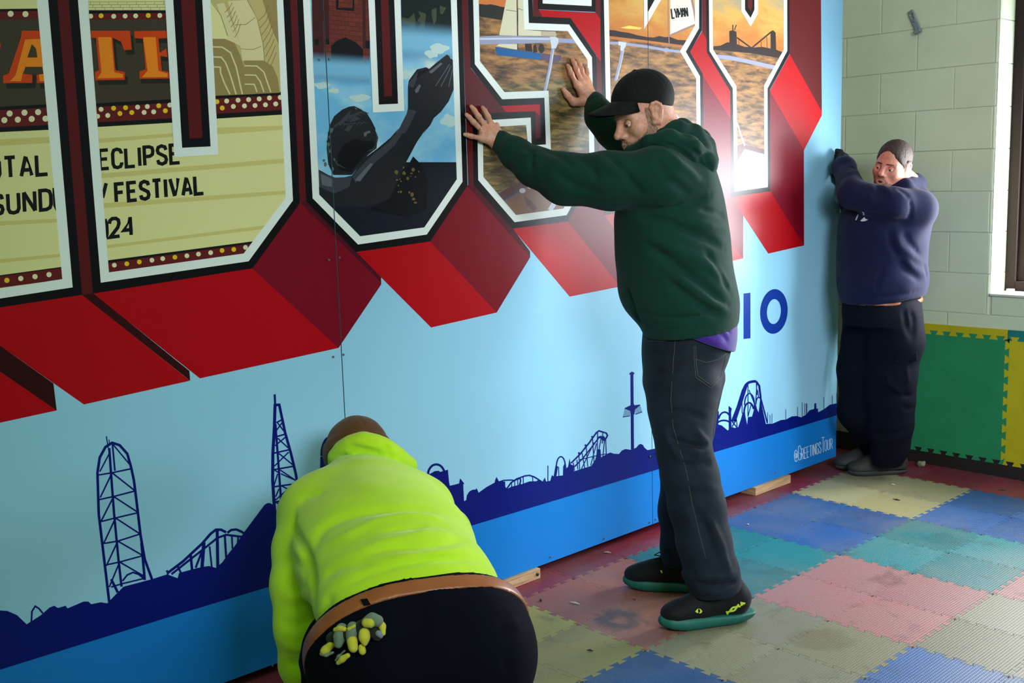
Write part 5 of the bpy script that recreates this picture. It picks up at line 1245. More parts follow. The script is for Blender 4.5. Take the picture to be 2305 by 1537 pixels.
def folds(S_, lst, gain=1.0):
    for pts, wd, amp in lst:
        amp = amp*gain
        h_ = S_.hits(pts)
        if len(h_) > 1: S_.mark(h_, wd, amp)
folds(ho, [([(1425, 478), (1500, 500), (1580, 535), (1630, 560)], .016, -.010), ([(1440, 520), (1520, 560), (1600, 600), (1640, 640)], .018, .012), ([(1455, 545), (1510, 590), (1580, 640), (1635, 690)], .016, -.011),
           ([(1480, 585), (1540, 635), (1600, 680), (1645, 705)], .014, .010), ([(1500, 630), (1560, 675), (1620, 715)], .013, -.009), ([(1570, 470), (1610, 480), (1635, 490)], .010, -.008), ([(1560, 500), (1600, 510), (1640, 525)], .012, .008),
           ([(1585, 560), (1615, 600), (1645, 660)], .012, -.009), ([(1400, 470), (1470, 475), (1540, 462), (1600, 440)], .012, -.012), ([(1225, 335), (1260, 352), (1290, 375)], .010, -.007), ([(1175, 325), (1200, 345), (1195, 390)], .009, -.008), ([(1190, 335), (1215, 352), (1215, 405)], .010, .007),
           ([(1300, 352), (1330, 375), (1350, 410)], .012, -.008), ([(1330, 348), (1365, 372), (1400, 395)], .012, .009), ([(1360, 345), (1400, 380), (1430, 420), (1450, 440)], .012, -.009), ([(1480, 335), (1530, 370), (1580, 410)], .014, .008), ([(1470, 350), (1500, 400), (1560, 440)], .016, -.006),
           ([(1430, 690), (1470, 712), (1540, 715), (1610, 700), (1655, 680)], .007, -.006), ([(1410, 640), (1425, 690), (1445, 735)], .012, -.008), ([(1240, 380), (1300, 420), (1370, 440)], .014, -.005)], 1.7)
ho.disp = wrinkle(.0035, 26, 5, (1, 1, .7))
hoodie = ho.build('hoodie', .0055, green_c, man, smooth_it=1)
cf = Solid().cap(at(1152, 341, 3.745), cuffL+(cuffL-at(1160, 345, 3.735))*.15, .049, .041, .01); cf.disp = wrinkle(.0012, 150, 9); cf.build('cuff', .004, green_c, hoodie)
cf = Solid().cap(at(1354, 264, 4.04), onx(*px2(1128, 408), XM+.050), .056, .043, .01); cf.build('cuff', .004, green_c, hoodie)
hoodS = Solid()
hoodS.chain([at(1462, 314, 3.56), at(1505, 318, 3.565), at(1548, 338, 3.59), at(1585, 368, 3.64), at(1598, 384, 3.68)], [.018, .036, .044, .040, .022], .03)
hoodS.chain([at(1488, 302, 3.64), at(1525, 293, 3.66), at(1560, 304, 3.70), at(1588, 330, 3.74), at(1598, 360, 3.74)], [.026, .030, .032, .030, .03], .03)
hoodS.chain([at(1490, 305, 3.86), at(1535, 292, 3.86), at(1575, 315, 3.84), at(1595, 350, 3.80)], [.03, .034, .034, .032], .03)
hoodS.chain([at(1452, 322, 3.58), at(1420, 345, 3.64), at(1425, 345, 3.78), at(1470, 320, 3.88), at(1500, 305, 3.88)], [.02, .022, .022, .026, .03], .02)
hoodS.chain([at(1530, 360, 3.63), at(1570, 345, 3.70), at(1580, 370, 3.76)], [.04, .045, .045], .03)
folds(hoodS, [([(1478, 322), (1520, 345), (1560, 375), (1590, 392)], .008, .006), ([(1510, 312), (1550, 330), (1575, 350), (1580, 372)], .007, -.012), ([(1490, 318), (1530, 335), (1560, 360)], .007, -.009), ([(1560, 345), (1575, 352), (1600, 345)], .006, -.010), ([(1530, 300), (1560, 310), (1595, 335)], .008, -.006), ([(1585, 345), (1592, 365), (1600, 380)], .006, -.007)])
hoodS.disp = wrinkle(.003, 50, 8)
hoodS.build('hood', .0045, green_c, hoodie)
wb = Solid(); wb.loft([sec(775, 1453, 1659, 3.80, .204), sec(735, 1441, 1661, 3.80, .209), sec(690, 1408, 1662, 3.80, .228)], .02)
wb.half(hemF+nz(nh)*.006, nh, .008); wb.half(hemF-nz(nh)*.058, -nh, .006); wb.disp = wrinkle(.0014, 120, 12, (1, 1, .3))
wb.build('waistband', .005, green_c, hoodie)
ts = Solid(); ts.loft([sec(815, 1462, 1652, 3.80, .185), sec(760, 1450, 1660, 3.80, .195), sec(720, 1445, 1660, 3.80, .20)], .02)
p1_, p2_ = at(1505, 742, 3.62), at(1650, 790, 3.80); tn = np.cross(p2_-p1_, FH); tn = tn if tn[2] < 0 else -tn
ts.half(p1_, tn, .008); ts.half(at(1550, 715, 3.8), (0, 0, 1), .01)
folds(ts, [([(1600, 735), (1625, 752), (1640, 770)], .008, -.006), ([(1560, 745), (1600, 765), (1630, 775)], .008, .006), ([(1630, 730), (1645, 750)], .008, -.006)])
ts.build('t_shirt', .005, purple_c, man)
# jeans
je = Solid()
je.loft([sec(900, 1462, 1622, 3.81, .17), sec(850, 1448, 1628, 3.81, .185), sec(800, 1443, 1644, 3.81, .185), sec(750, 1445, 1652, 3.80, .182), sec(725, 1447, 1650, 3.80, .18)], .03)
def legpt(y, x0, x1, q): return at((x0+x1)/2, y, q), mr((x1-x0)/2, q)
lp = [legpt(870, 1452, 1622, 3.735), legpt(920, 1462, 1606, 3.72), legpt(970, 1474, 1598, 3.70), legpt(1020, 1483, 1599, 3.69), legpt(1070, 1493, 1615, 3.685), legpt(1140, 1508, 1630, 3.675), legpt(1220, 1526, 1644, 3.665), legpt(1290, 1544, 1660, 3.66), legpt(1345, 1562, 1674, 3.655)]
je.chain([p for p, r in lp], [r for p, r in lp], .03)
qa = depth(Af)
rp = [(hipR, .12), (at(1545, 960, 3.93), .098), (kneeR, .085), (at(1535, 1150, qa), .083), (at(1536, 1230, qa), .078), (Af+np.array([0, 0, -.045])+df*.01, .074)]
je.chain([p for p, r in rp], [r for p, r in rp], .03)
je.half(at(1617, 1330, 3.655), nz(np.array([0, 0, -1])+.18*RH*1.0), .01)
folds(je, [([(1500, 985), (1540, 1000), (1590, 1012)], .012, -.010), ([(1535, 1005), (1570, 1018), (1600, 1012)], .012, .011), ([(1490, 930), (1540, 925), (1590, 945)], .012, -.007), ([(1560, 960), (1580, 985), (1597, 1000)], .011, .008), ([(1530, 1045), (1570, 1050), (1605, 1040)], .013, -.008), ([(1520, 1100), (1560, 1090), (1612, 1100)], .014, .006),
           ([(1550, 1120), (1590, 1200), (1610, 1270)], .018, -.006), ([(1590, 1150), (1625, 1230), (1645, 1300)], .014, .007), ([(1560, 1310), (1610, 1318), (1660, 1308)], .009, -.012), ([(1565, 1328), (1620, 1335), (1670, 1328)], .009, .010), ([(1575, 1295), (1620, 1300), (1655, 1288)], .010, .009), ([(1460, 830), (1500, 838), (1530, 830)], .009, -.005), ([(1460, 790), (1490, 795), (1520, 790)], .008, -.004), ([(1500, 1240), (1530, 1262), (1560, 1290)], .01, -.01), ([(1505, 1265), (1530, 1285), (1550, 1300)], .01, .01), ([(1490, 960), (1515, 1010), (1540, 1045)], .012, .006)], 1.6)
je.disp = wrinkle(.003, 34, 15, (1, 1, .8))
jeans = je.build('jeans', .0055, denim, man, smooth_it=1)
def stitch(S_, pts, mat, parent, r=.0013, name='seam', sub=4):
    pp = []
    for a, b_ in zip(pts[:-1], pts[1:]):
        for k in range(sub): pp.append((a[0]+(b_[0]-a[0])*k/sub, a[1]+(b_[1]-a[1])*k/sub))
    pp.append(pts[-1]); h_ = S_.hits(pp)
    if len(h_) > 2: tube(name, h_, r, mat, parent, 5)
thr = plain('stitching', (66, 62, 52), 0.8)
stitch(je, [(1520, 764), (1515, 820), (1510, 900), (1515, 960), (1527, 1000), (1545, 1060), (1557, 1130), (1574, 1200), (1590, 1260)], thr, jeans)
stitch(je, [(1562, 778), (1563, 820), (1567, 850), (1600, 873), (1622, 850), (1635, 800)], thr, jeans); stitch(je, [(1566, 778), (1567, 818), (1571, 846), (1600, 867), (1618, 846)], thr, jeans)
stitch(je, [(1564, 808), (1590, 816), (1615, 810), (1636, 795)], thr, jeans); stitch(je, [(1447, 757), (1460, 767), (1490, 768), (1512, 764)], thr, jeans, .0014)
rv = je.hit(1512, 763)
if rv is not None: Solid().ell(rv, (.0045, .0045, .0045)).build('rivet', .0015, plain('brass', (170, 140, 80), 0.35, metal=0.9), jeans, smooth_it=1)
# shoes
up_m = cloth('black_knit', (12, 13, 14), 0.7, 0.1, 1600, 0.05); sole_m = plain('green_foam_sole', (10, 92, 78), 0.6, var=0.1, vscale=30, bscale=300, bstr=0.1); lime_m = plain('lime_print', (190, 214, 60), 0.6)
class Shoe:
    def __init__(self, heel, d, L=.322):
        self.h = np.asarray(heel, float)*[1, 1, 0]; self.A = np.array([d, np.cross([0, 0, 1], d), [0, 0, 1]]); self.k = L/.322
    def P(self, x, y, z): return self.h+self.k*(np.array([x, y, z])@self.A)
def make_shoe(name, sh, upper, solem, parent, thick=1.0, boot=False, sides=1):
    P = sh.P; so = Solid()
    st = np.array([(.018, .014, .036, .030), (.045, .028, .033, .031), (.080, .033, .030, .029), (.130, .033, .028, .027), (.190, .037, .027, .0255), (.240, .042, .028, .024), (.280, .036, .031, .021), (.303, .016, .034, .018)])
    prev = None
    for x in np.linspace(.018, .303, 15):
        w_, z, r = [np.interp(x, st[:, 0], st[:, i]) for i in (1, 2, 3)]; w_ = max(.004, w_-.016)
        so.cap(P(x, -w_, z*thick), P(x, w_, z*thick), r*thick, r*thick, .012)
        if prev is not None:
            for y in (-1, 1): so.cap(P(prev[0], y*prev[1], prev[2]*thick), P(x, y*w_, z*thick), prev[3]*thick, r*thick, .008)
        prev = (x, w_, z, r)
    so.cap(P(.008, -.012, .052*thick), P(.008, .012, .052*thick), .016*thick, .016*thick, .025)
    so.half(P(0, 0, .0008), (0, 0, -1), .003)
    so.half(P(.15, 0, .043*thick), nz(np.array([-.06, 0, 1])@sh.A), .006)
    for y in (-1, 1):
        so.mark([P(.02, y*.055, .034*thick), P(.10, y*.062, .030*thick), P(.16, y*.062, .040*thick)], .004, -.003); so.mark([P(.06, y*.06, .020*thick), P(.15, y*.064, .022*thick), P(.25, y*.066, .030*thick)], .004, -.003)
    up = Solid()
    up.ell(P(.258, 0, .050*thick+.006), (.060, .047, .036), sh.A, .03); up.ell(P(.185, 0, .062*thick), (.090, .047, .052), sh.A, .03); up.ell(P(.070, 0, .075*thick), (.074, .045, .064), sh.A, .03)
    up.cap(P(.060, 0, .085), P(.075, 0, .135 if not boot else .16), .040, .042, .03); up.cap(P(.20, 0, .088), P(.115, 0, .122), .020, .026, .03)
    up.half(P(0, 0, .03), (0, 0, -1), .004)
    up.disp = wrinkle(.0012, 60, 21)
    root = empty(name, tuple(P(.12, 0, 0)), parent)
    root.matrix_parent_inverse = Matrix.Translation(parent.location).inverted()
    up.build('upper', .0042, upper, root); so.build('sole', .0036, solem, root)
    return up, so, root
shn = Shoe(Hn, dn, float(np.linalg.norm(Tn-Hn)*.99)); upn, son, rn = make_shoe('shoe', shn, up_m, sole_m, man)
shf = Shoe(Hf, df, .318); upf, sof, rf = make_shoe('shoe', shf, up_m, sole_m, man)
lace_m = plain('black_lace', (16, 16, 17), 0.8)
for sh, up_, rt in ((shn, upn, rn), (shf, upf, rf)):
    for k in range(5):
        x = .150+.018*k; z = .128-.0105*k; tube('lace', [sh.P(x, -.024, z-.014), sh.P(x+.004, -.010, z), sh.P(x+.004, .010, z), sh.P(x, .024, z-.014)], .0026, lace_m, rt, 6)
    tube('lace_bow', [sh.P(.155, .0, .130), sh.P(.175, .022, .138), sh.P(.200, .030, .128), sh.P(.180, .012, .126), sh.P(.158, .0, .130), sh.P(.185, -.02, .138), sh.P(.205, -.026, .124), sh.P(.160, 0, .129)], .0022, lace_m, rt, 6)
# lettering and marks on the near shoe, laid on its side
allS = Solid(); allS.prims = upn.prims[:-1]+[]
def decal(S_, polys, mat, parent, name, lift=.0012):
    V, F = [], []
    for poly in polys:
        h_ = [S_.hit(*p) for p in poly]
        if any(x is None for x in h_): continue
        n0 = len(V)
        for x in h_: V.append(x-nz(ray(IW/2, IH/2))*lift-nz(x-CAM)*lift)
        F.append(tuple(range(n0, n0+len(poly))))
    if F: return mesh_np(name, V, F, mat, parent)
def z6s(x, y): return (1380+x*340/2010, 1200+y*340/2010)
decal(upn, text_polys('HOKA', z6s(1530, 1090), z6s(1765, 940), z6s(1505, 1025), z6s(1722, 905), 4.0, gap=.22), lime_m, rn, 'brand_print')
decal(upn, [[z6s(1092, 1040), z6s(1120, 1005), z6s(1135, 1000), z6s(1128, 1030), z6s(1135, 1055), z6s(1120, 1062)], [z6s(1140, 1000), z6s(1170, 1010), z6s(1188, 1040), z6s(1170, 1062), z6s(1140, 1065), z6s(1158, 1045), z6s(1160, 1025)]], lime_m, rn, 'logo_print')
decal(upf, [[z6s(625, 495), z6s(645, 488), z6s(660, 525), z6s(640, 530)]], lime_m, rf, 'logo_print')
dots = []
for k in range(60):
    x, y = rng.uniform(1000, 1280), rng.uniform(1130, 1290)
    if 0 < (1300-y)+(x-1000)*(-.25) < 130: x, y = z6s(x, y); dots.append([(x-.9, y-.7), (x+.9, y-.7), (x+.9, y+.7), (x-.9, y+.7)])
decal(upn, dots, plain('mesh_dot', (120, 124, 120), 0.7), rn, 'perforation_dots')['kind'] = 'stuff'
# wedding ring
rb_, rm_ = onx(*px2(128, 566), XM+.017), onx(*px2(212, 646), XM+.021); rc_ = rb_*.15+rm_*.85; rt_ = nz(rm_-rb_)
ra_ = nz(np.cross(rt_, [1, 0, 0])); rb2 = np.cross(rt_, ra_)
rc_ = onx(*px2(180, 614), XM+.0195)
tube('ring', [rc_+.0112*(math.cos(t)*ra_+math.sin(t)*rb2) for t in np.linspace(0, 6.2832, 25)[:-1]], .0019, plain('silver', (196, 190, 180), 0.25, metal=1.0), man, 6, True)

# ------------------------------------------------------------------ crouching man in the lime hoodie
def hp(x, y, q): return at(600+x*.41436, 900+y*.41436, q)
def hpx(*pts): return [(600+x*.41436, 900+y*.41436) for x, y in pts]
def kpx(*pts): return [(690+x*.134490, 920+y*.134490) for x, y in pts]
def kp(x, y, q): return at(690+x*.13449, 920+y*.13449, q)
man2 = empty('person', (0.80, -2.92, 0)); tag(man2, 'man in lime hoodie and brown beanie crouching with his back turned', 'person')
lime = cloth('lime_fleece', (178, 216, 34), 0.85, 0.06, 600, 0.2); bean = cloth('brown_knit', (88, 56, 24), 0.95, 0.2, 420, 0.15); navy_p = cloth('navy_trousers', (6, 9, 19), 0.9, 0.15, 1300, 0.0, 0.08); leather = plain('brown_leather', (150, 82, 40), 0.38, var=0.12, vscale=20, bscale=300, bstr=0.15)
hipc, headc = hp(820, 1250, 2.47), hp(495, 275, 3.16)
tax = nz(headc-hipc); sax = nz(np.cross(tax, [0, 0, 1])); uax = np.cross(sax, tax); TA = np.array([tax, sax, uax])
th = nz([tax[0], tax[1], 0])
# shapes of the clothes
h2 = Solid()
h2.ell(hp(775, 1080, 2.50), (.20, .218, .150), TA, .09); h2.ell(hp(650, 830, 2.70), (.23, .232, .158), TA, .09); h2.ell(hp(545, 640, 2.88), (.20, .212, .135), TA, .09)
h2.cap(hp(530, 560, 2.98), hp(500, 440, 3.06), .12, .09, .08)
SL2, SR2 = hp(255, 620, 2.87), hp(850, 600, 3.02)
h2.ell(SL2, (.085, .085, .085), None, .08); h2.ell(SR2, (.085, .085, .085), None, .08)
armL = [SL2, hp(178, 800, 2.79), hp(158, 1000, 2.72), hp(175, 1230, 2.70), hp(190, 1440, 2.72), hp(200, 1510, 2.73)]
h2.chain(armL, [.074, .066, .060, .060, .054, .044], .025)
armR = [SR2, hp(980, 720, 3.20), hp(820, 900, 3.34), hp(640, 1010, 3.42)]
h2.chain(armR, [.08, .068, .058, .045], .03)
h2b = Solid(); h2b.prims = list(h2.prims[:4])
pa, pb, pc_ = [h2b.hit(*p) for p in hpx((395, 1172), (900, 985), (1225, 1022))]
hn = nz(np.cross(pb-pa, pc_-pa)); hn = hn if hn @ tax < 0 else -hn
if hn @ tax > -.2: hn = -tax
cutp = (pa+pb+pc_)/3
tor = Solid(); tor.prims = list(h2.prims[:6]); tor.half(cutp, hn, .012)
h2f = Solid(); h2f.solid(tor, 0, .002, 'u'); h2f.prims += h2.prims[6:]
h2f.prims[0] = ('solid', tor, 0.0, .02, 'u')
folds(h2f, [(hpx((250, 830), (300, 700), (420, 640), (560, 605), (700, 590), (850, 590), (960, 610)), .016, -.010), (hpx((310, 790), (450, 730), (600, 660), (760, 630), (900, 640), (980, 660)), .014, .009), (hpx((600, 720), (750, 695), (880, 690), (970, 695)), .010, -.007), (hpx((520, 800), (700, 760), (850, 730), (1000, 730)), .012, .008),
            (hpx((480, 850), (640, 815), (820, 800), (980, 780), (1080, 760)), .011, -.008), (hpx((640, 880), (800, 850), (960, 830), (1100, 800)), .010, .006), (hpx((300, 960), (420, 900), (600, 880)), .014, -.007), (hpx((700, 890), (900, 860), (1100, 850), (1200, 880)), .010, -.007), (hpx((330, 1070), (450, 1000), (600, 930), (800, 890), (1000, 870), (1180, 890)), .007, -.006),
            (hpx((150, 600), (140, 700), (200, 800), (235, 900), (265, 1000)), .012, -.014), (hpx((200, 800), (250, 900), (265, 1100)), .012, -.014), (hpx((110, 850), (200, 900), (230, 960)), .014, -.006), (hpx((90, 1050), (160, 1080), (240, 1060)), .014, .006), (hpx((80, 1200), (160, 1230), (250, 1190)), .012, -.008), (hpx((90, 1330), (180, 1350), (260, 1300)), .012, .008), (hpx((110, 1430), (190, 1440), (260, 1410)), .009, -.010), (hpx((160, 560), (230, 520), (330, 500)), .014, -.006), (hpx((820, 720), (900, 700), (1000, 745)), .010, .006), (hpx((360, 1060), (320, 1130), (300, 1200)), .012, -.008)], 1.4)
h2f.disp = wrinkle(.003, 30, 31)
lo_, hi_ = h2.bounds(.03)
hood2 = h2f.build('hoodie', .0066, lime, man2, (lo_, hi_))
hs = Solid()
qh = 3.00
hs.chain([kp(x, y, qh+d) for x, y, d in ((395, 900, .06), (470, 800, .04), (600, 680, .02), (760, 600, 0), (950, 570, -.01), (1150, 620, -.01), (1350, 720, 0), (1540, 830, .02), (1720, 940, .05), (1800, 1010, .08))], [mr(r*.13449, qh) for r in (36, 60, 84, 104, 118, 128, 132, 108, 76, 36)], .04)
hs.chain([kp(x, y, qh-.02) for x, y in ((620, 820), (780, 750), (950, 760), (1150, 810), (1330, 860), (1480, 900))], [mr(r*.13449, qh) for r in (36, 56, 60, 66, 74, 40)], .012)
hs.chain([kp(x, y, 3.10) for x, y in ((560, 800), (800, 700), (1200, 740), (1500, 860))], [.03, .04, .04, .03], .03)
folds(hs, [(kpx((690, 640), (800, 655), (960, 690), (1130, 730), (1260, 755)), .008, -.020), (kpx((560, 820), (680, 750), (760, 680)), .006, -.010), (kpx((780, 690), (800, 740)), .005, -.008), (kpx((1290, 580), (1330, 640), (1400, 700)), .006, -.006), (kpx((1400, 730), (1390, 830), (1400, 900)), .008, -.006), (kpx((830, 770), (980, 800), (1150, 870), (1300, 900)), .006, -.010)])
hs.disp = wrinkle(.0012, 60, 6)
hs.build('hood', .0042, lime, hood2)
# beanie
bA = frame_axes(th-np.array([0, 0, .35]), (0, 0, 1))
bn = Solid(); bn.ell(headc, (.106, .095, .104), bA, .02)
bn.mark([headc+.105*np.array([0, 0, 1])*math.cos(p)+.098*math.sin(p)*(-th*.8+RH*.25) for p in np.linspace(.1, 1.3, 10)], .006, -.0025)
bn.disp = wrinkle(.0022, 45, 14)
bo2 = bn.build('beanie', .0035, bean, man2)
cu = Solid(); cu.ell(headc-np.array([0, 0, .006]), (.114, .102, .104), bA, .01)
k1 = kpx((440, 430), (850, 330), (1290, 390)); kk_ = [cu.hit(*p) for p in k1]; cn = nz(np.cross(kk_[1]-kk_[0], kk_[2]-kk_[0])); cn = cn if cn[2] > 0 else -cn
cu.half(kk_[1]*.5+(kk_[0]+kk_[2])*.25, cn, .010)
folds(cu, [(kpx((380, 600), (600, 480), (800, 450)), .007, -.004), (kpx((400, 680), (520, 580), (640, 530)), .008, .004)])
cu.disp = wrinkle(.002, 60, 15); cu.build('cuff', .0035, bean, bo2)
# trousers
tr = Solid()
tr.ell(hp(800, 1190, 2.44), (.17, .206, .142), TA, .09); tr.ell(hp(620, 1420, 2.40), (.18, .150, .16), None, .08); tr.ell(hp(1060, 1390, 2.45), (.18, .150, .16), None, .08); tr.cap(hp(700, 1330, 2.45), hp(1010, 1310, 2.48), .17, .17, .08)
tr.ell(hp(310, 1360, 2.50), (.060, .060, .075), None, .04)
tr.half(cutp-hn*.012, -hn, .006)
gndc = np.array([hipc[0], hipc[1], 0.])
kL, kR = gndc+th*.36-sax*.17+[0, 0, .36], gndc+th*.36+sax*.17+[0, 0, .36]
fL, fR = gndc+th*.10-sax*.17, gndc+th*.10+sax*.17
if ((kL-gndc)@RH) > 0: kL, kR, fL, fR = kR, kL, fR, fL
tr.chain([hp(560, 1430, 2.44), kL, fL+[0, 0, .16]], [.12, .085, .07], .05); tr.chain([hp(1090, 1420, 2.46), kR, fR+[0, 0, .16]], [.12, .085, .07], .05)
folds(tr, [(hpx((1330, 1180), (1290, 1200), (1270, 1240)), .010, -.008), (hpx((1380, 1230), (1310, 1210), (1260, 1220)), .010, .008), (hpx((840, 1060), (850, 1200), (840, 1400), (820, 1537)), .012, -.006), (hpx((300, 1290), (350, 1360), (340, 1450)), .012, -.010), (hpx((1340, 1330), (1300, 1400), (1310, 1500)), .012, -.006)])
tr.disp = wrinkle(.003, 28, 41)
trous = tr.build('trousers', .0066, navy_p, man2)
bt = Solid(); bt.prims = [('ell', p[1], p[2], p[3]+.003, p[4], p[5]) if p[0] == 'ell' else (p[0], p[1], p[2], p[3]+.003, p[4]+.003, p[5], p[6]) for p in tr.prims[:4]]
bt.half(cutp+hn*.040, hn, .003); bt.half(cutp+hn*.000, -hn, .003)
belt = bt.build('belt', .0048, leather, man2)
for px_ in (hpx((940, 945), (958, 990), (985, 1060)), hpx((528, 1080), (548, 1115))):
    pts = [bt.hit(*p) for p in px_]
    if all(p is not None for p in pts):
        V, F = [], []
        for p in pts:
            o_ = nz(CAM-p)*.004
            for s_ in (-1, 1): V.append(p+o_+s_*.0075*sax); 
            for s_ in (1, -1): V.append(p-o_+s_*.0075*sax)
        for i in range(len(pts)-1):
            for k in range(4): F.append((i*4+k, i*4+(k+1) % 4, (i+1)*4+(k+1) % 4, (i+1)*4+k))
        mesh_np('belt_loop', V, F, navy_p, trous)
# body under the clothes and boots
b2 = Solid()
b2.cap(hipc, hp(545, 640, 2.92), .12, .11, .06); b2.cap(hp(545, 640, 2.92), headc, .09, .06, .04); b2.ell(headc-np.array([0, 0, .01]), (.094, .082, .092), bA, .03); b2.ell(headc+th*.035-np.array([0, 0, .085]), (.05, .055, .06), bA, .03)
b2.cap(headc+th*.08-np.array([0, 0, .05]), headc+th*.105-np.array([0, 0, .085]), .010, .013, .012)
b2.chain(armL, [.05, .045, .042, .04, .034, .03], .03); b2.chain(armR, [.05, .045, .04, .034], .03)
for h0, d_ in ((armL[-1], nz(np.array([0, 0, -1])+th*.3)), (armR[-1], nz(np.array([-.6, -.3, -.5])))):
    pl = h0+d_*.06; b2.cap(h0, pl, .03, .034, .02); sd = nz(np.cross(d_, th+[.01, .02, .3]))
    for k, (o_, l_) in enumerate(((-.028, .062), (-.009, .076), (.010, .080), (.028, .068))):
        a_ = pl+sd*o_+d_*.02; m_ = a_+d_*l_*.55; b2.chain([a_, m_, m_+d_*l_*.35-np.cross(sd, d_)*l_*.25], [.0105, .0098, .0085], .005)
    b2.chain([pl-d_*.02+sd*.03, pl+d_*.02+sd*.055, pl+d_*.05+sd*.06], [.014, .012, .010], .008)
b2.chain([hp(560, 1430, 2.44), kL, fL+[0, 0, .12]], [.09, .065, .05], .05); b2.chain([hp(1090, 1420, 2.46), kR, fR+[0, 0, .12]], [.09, .065, .05], .05)
b2.build('body', .006, skin_mat('skin_two', (196, 146, 120), (196, 124, 104)), man2)
boot_m = plain('dark_boot', (34, 32, 30), 0.6, bscale=200); bsole = plain('boot_sole', (22, 22, 22), 0.7)
for f_ in (fL, fR): make_shoe('boot', Shoe(f_-th*.09, th, .315), boot_m, bsole, man2, 0.8, True)
# work glove tucked in the back pocket
gl_g = cloth('glove_grey', (108, 122, 104), 0.8, 0.15, 900, 0.1); gl_y = cloth('glove_yellow', (196, 186, 56), 0.8, 0.1, 900, 0.1); gl_k = cloth('glove_dark', (30, 32, 30), 0.8, 0.1, 900, 0.1)
def gpx(x, y): return (690+x*.13449, 1350+y*.13449)
def gp(x, y, lift=.018):
    h_ = tr.hit(*gpx(x, y)); return h_+nz(CAM-h_)*lift
gloves = empty('work_glove', tuple(gp(700, 600, 0))); tag(gloves, 'grey and yellow work glove tucked in the crouching man\'s back pocket', 'glove')
def gpart(nm, pts, rads, mt, lift=.016):
    P_ = [gp(x, y, lift) for x, y in pts]; s_ = Solid().chain(P_, [mr(r*.13449, 2.36) for r in rads], .006); s_.disp = wrinkle(.0012, 130, len(pts)+int(pts[0][0])); return s_.build(nm, .0026, mt, gloves, smooth_it=1)
gpart('palm', [(430, 640), (700, 560), (960, 470), (1100, 420)], [100, 120, 130, 120], gl_k, .004)
gpart('finger', [(590, 490), (555, 620), (535, 730)], [98, 98, 76], gl_g); gpart('finger_band', [(478, 500), (560, 478), (640, 490)], [40, 44, 40], gl_y, .028)
gpart('finger', [(770, 450), (760, 560), (755, 640)], [86, 90, 88], gl_g); gpart('fingertip', [(770, 690), (785, 800)], [90, 78], gl_y, .019); gpart('finger_band', [(710, 490), (800, 440)], [34, 34], gl_y, .030)
gpart('finger', [(965, 560), (970, 640), (975, 730)], [88, 84, 46], gl_y, .020); gpart('fingertip', [(925, 790), (940, 860)], [56, 60], gl_y, .012)
gpart('back_of_hand', [(1010, 380), (1100, 330), (1190, 350)], [90, 105, 95], gl_g, .024); gpart('knuckle_patch', [(1000, 385), (1070, 390)], [72, 76], gl_y, .034)
gpart('wrist_strap', [(1210, 350), (1270, 440), (1285, 560)], [56, 52, 46], gl_y, .016); gpart('cuff_opening', [(1130, 520), (1180, 590)], [90, 86], gl_k, .010); gpart('label_patch', [(1205, 560), (1240, 600)], [50, 44], cloth('glove_label', (120, 122, 150), 0.8), .02)
gpart('thumb', [(420, 740), (330, 830), (290, 860)], [70, 66, 60], gl_y, .012); gpart('thumb_edge', [(440, 880), (330, 920), (250, 900)], [24, 30, 34], gl_g, .012)
gpart('finger', [(690, 930), (600, 990), (530, 1050)], [46, 48, 40], gl_y, .010); gpart('finger_edge', [(640, 850), (540, 940), (490, 1010)], [22, 24, 22], gl_g, .010)

# ------------------------------------------------------------------ man in the navy hoodie at the end of the mural
def np_(x, y, q): return at(1860+x*.26667, 290+y*.26667, q)
def npx(*pts): return [(1860+x*.26667, 290+y*.26667) for x, y in pts]
def lp_(x, y, q): return at(1860+x*.27340, 680+y*.27340, q)
def lpx(*pts): return [(1860+x*.27340, 680+y*.27340) for x, y in pts]
man3 = empty('person', (0.20, 0.52, 0)); tag(man3, 'man in navy hoodie and cargo trousers bracing the end of the mural', 'person')
navy_h = cloth('navy_fleece', (13, 17, 50), 0.88, 0.1, 700, 0.06); navy_c = cloth('navy_cargo', (8, 11, 22), 0.9, 0.15, 1300, 0.0, 0.1); skin3 = skin_mat('skin_ruddy', (206, 138, 116), (206, 112, 96))
hd3 = Head(np_(556, 312, 5.12), -RH*.70-FH*.71-np.array([0, 0, .03]), (RH[0]*.32, RH[1]*.32, 1), .94)
b3 = Solid(); hd3.shape(b3, .006)
b3.ell(hd3.P(.104, 0, -.078), np.array([.012, .013, .007])*hd3.s, hd3.A, .004, 's')
n3 = np_(660, 520, 5.20); b3.cap(hd3.P(-.02, 0, -.03), n3, .068, .078, .03)
S3L, S3R, E3, W3 = np_(762, 672, 5.07), np_(420, 620, 5.42), np_(225, 550, 5.09), np_(150, 330, 5.28)
b3.chain([n3, np_(560, 900, 5.22), np_(520, 1400, 5.26)], [.08, .14, .14], .05); b3.cap(S3L, S3R, .05, .05, .04); b3.chain([S3L, E3, W3], [.055, .045, .034], .03)
W3R = np_(150, 470, 5.44); b3.chain([S3R, np_(240, 640, 5.42), W3R], [.055, .045, .034], .03)
T3, H3 = onz(1915, 1070), onz(2041, 1064); d3 = nz(T3-H3); A3 = H3+d3*.08+np.array([0, 0, .13])
T3b = T3+FH*.11+RH*(-.055); H3b = T3b-d3*.31; A3b = H3b+d3*.08+np.array([0, 0, .13])
hip3, hip3b = lp_(560, 130, 5.20), lp_(345, 130, 5.33)
b3.chain([hip3, lp_(510, 620, 5.26), A3], [.08, .055, .04], .04); b3.chain([hip3b, lp_(262, 560, 5.36), A3b], [.08, .055, .04], .04); b3.cap(hip3, hip3b, .09, .09, .05)
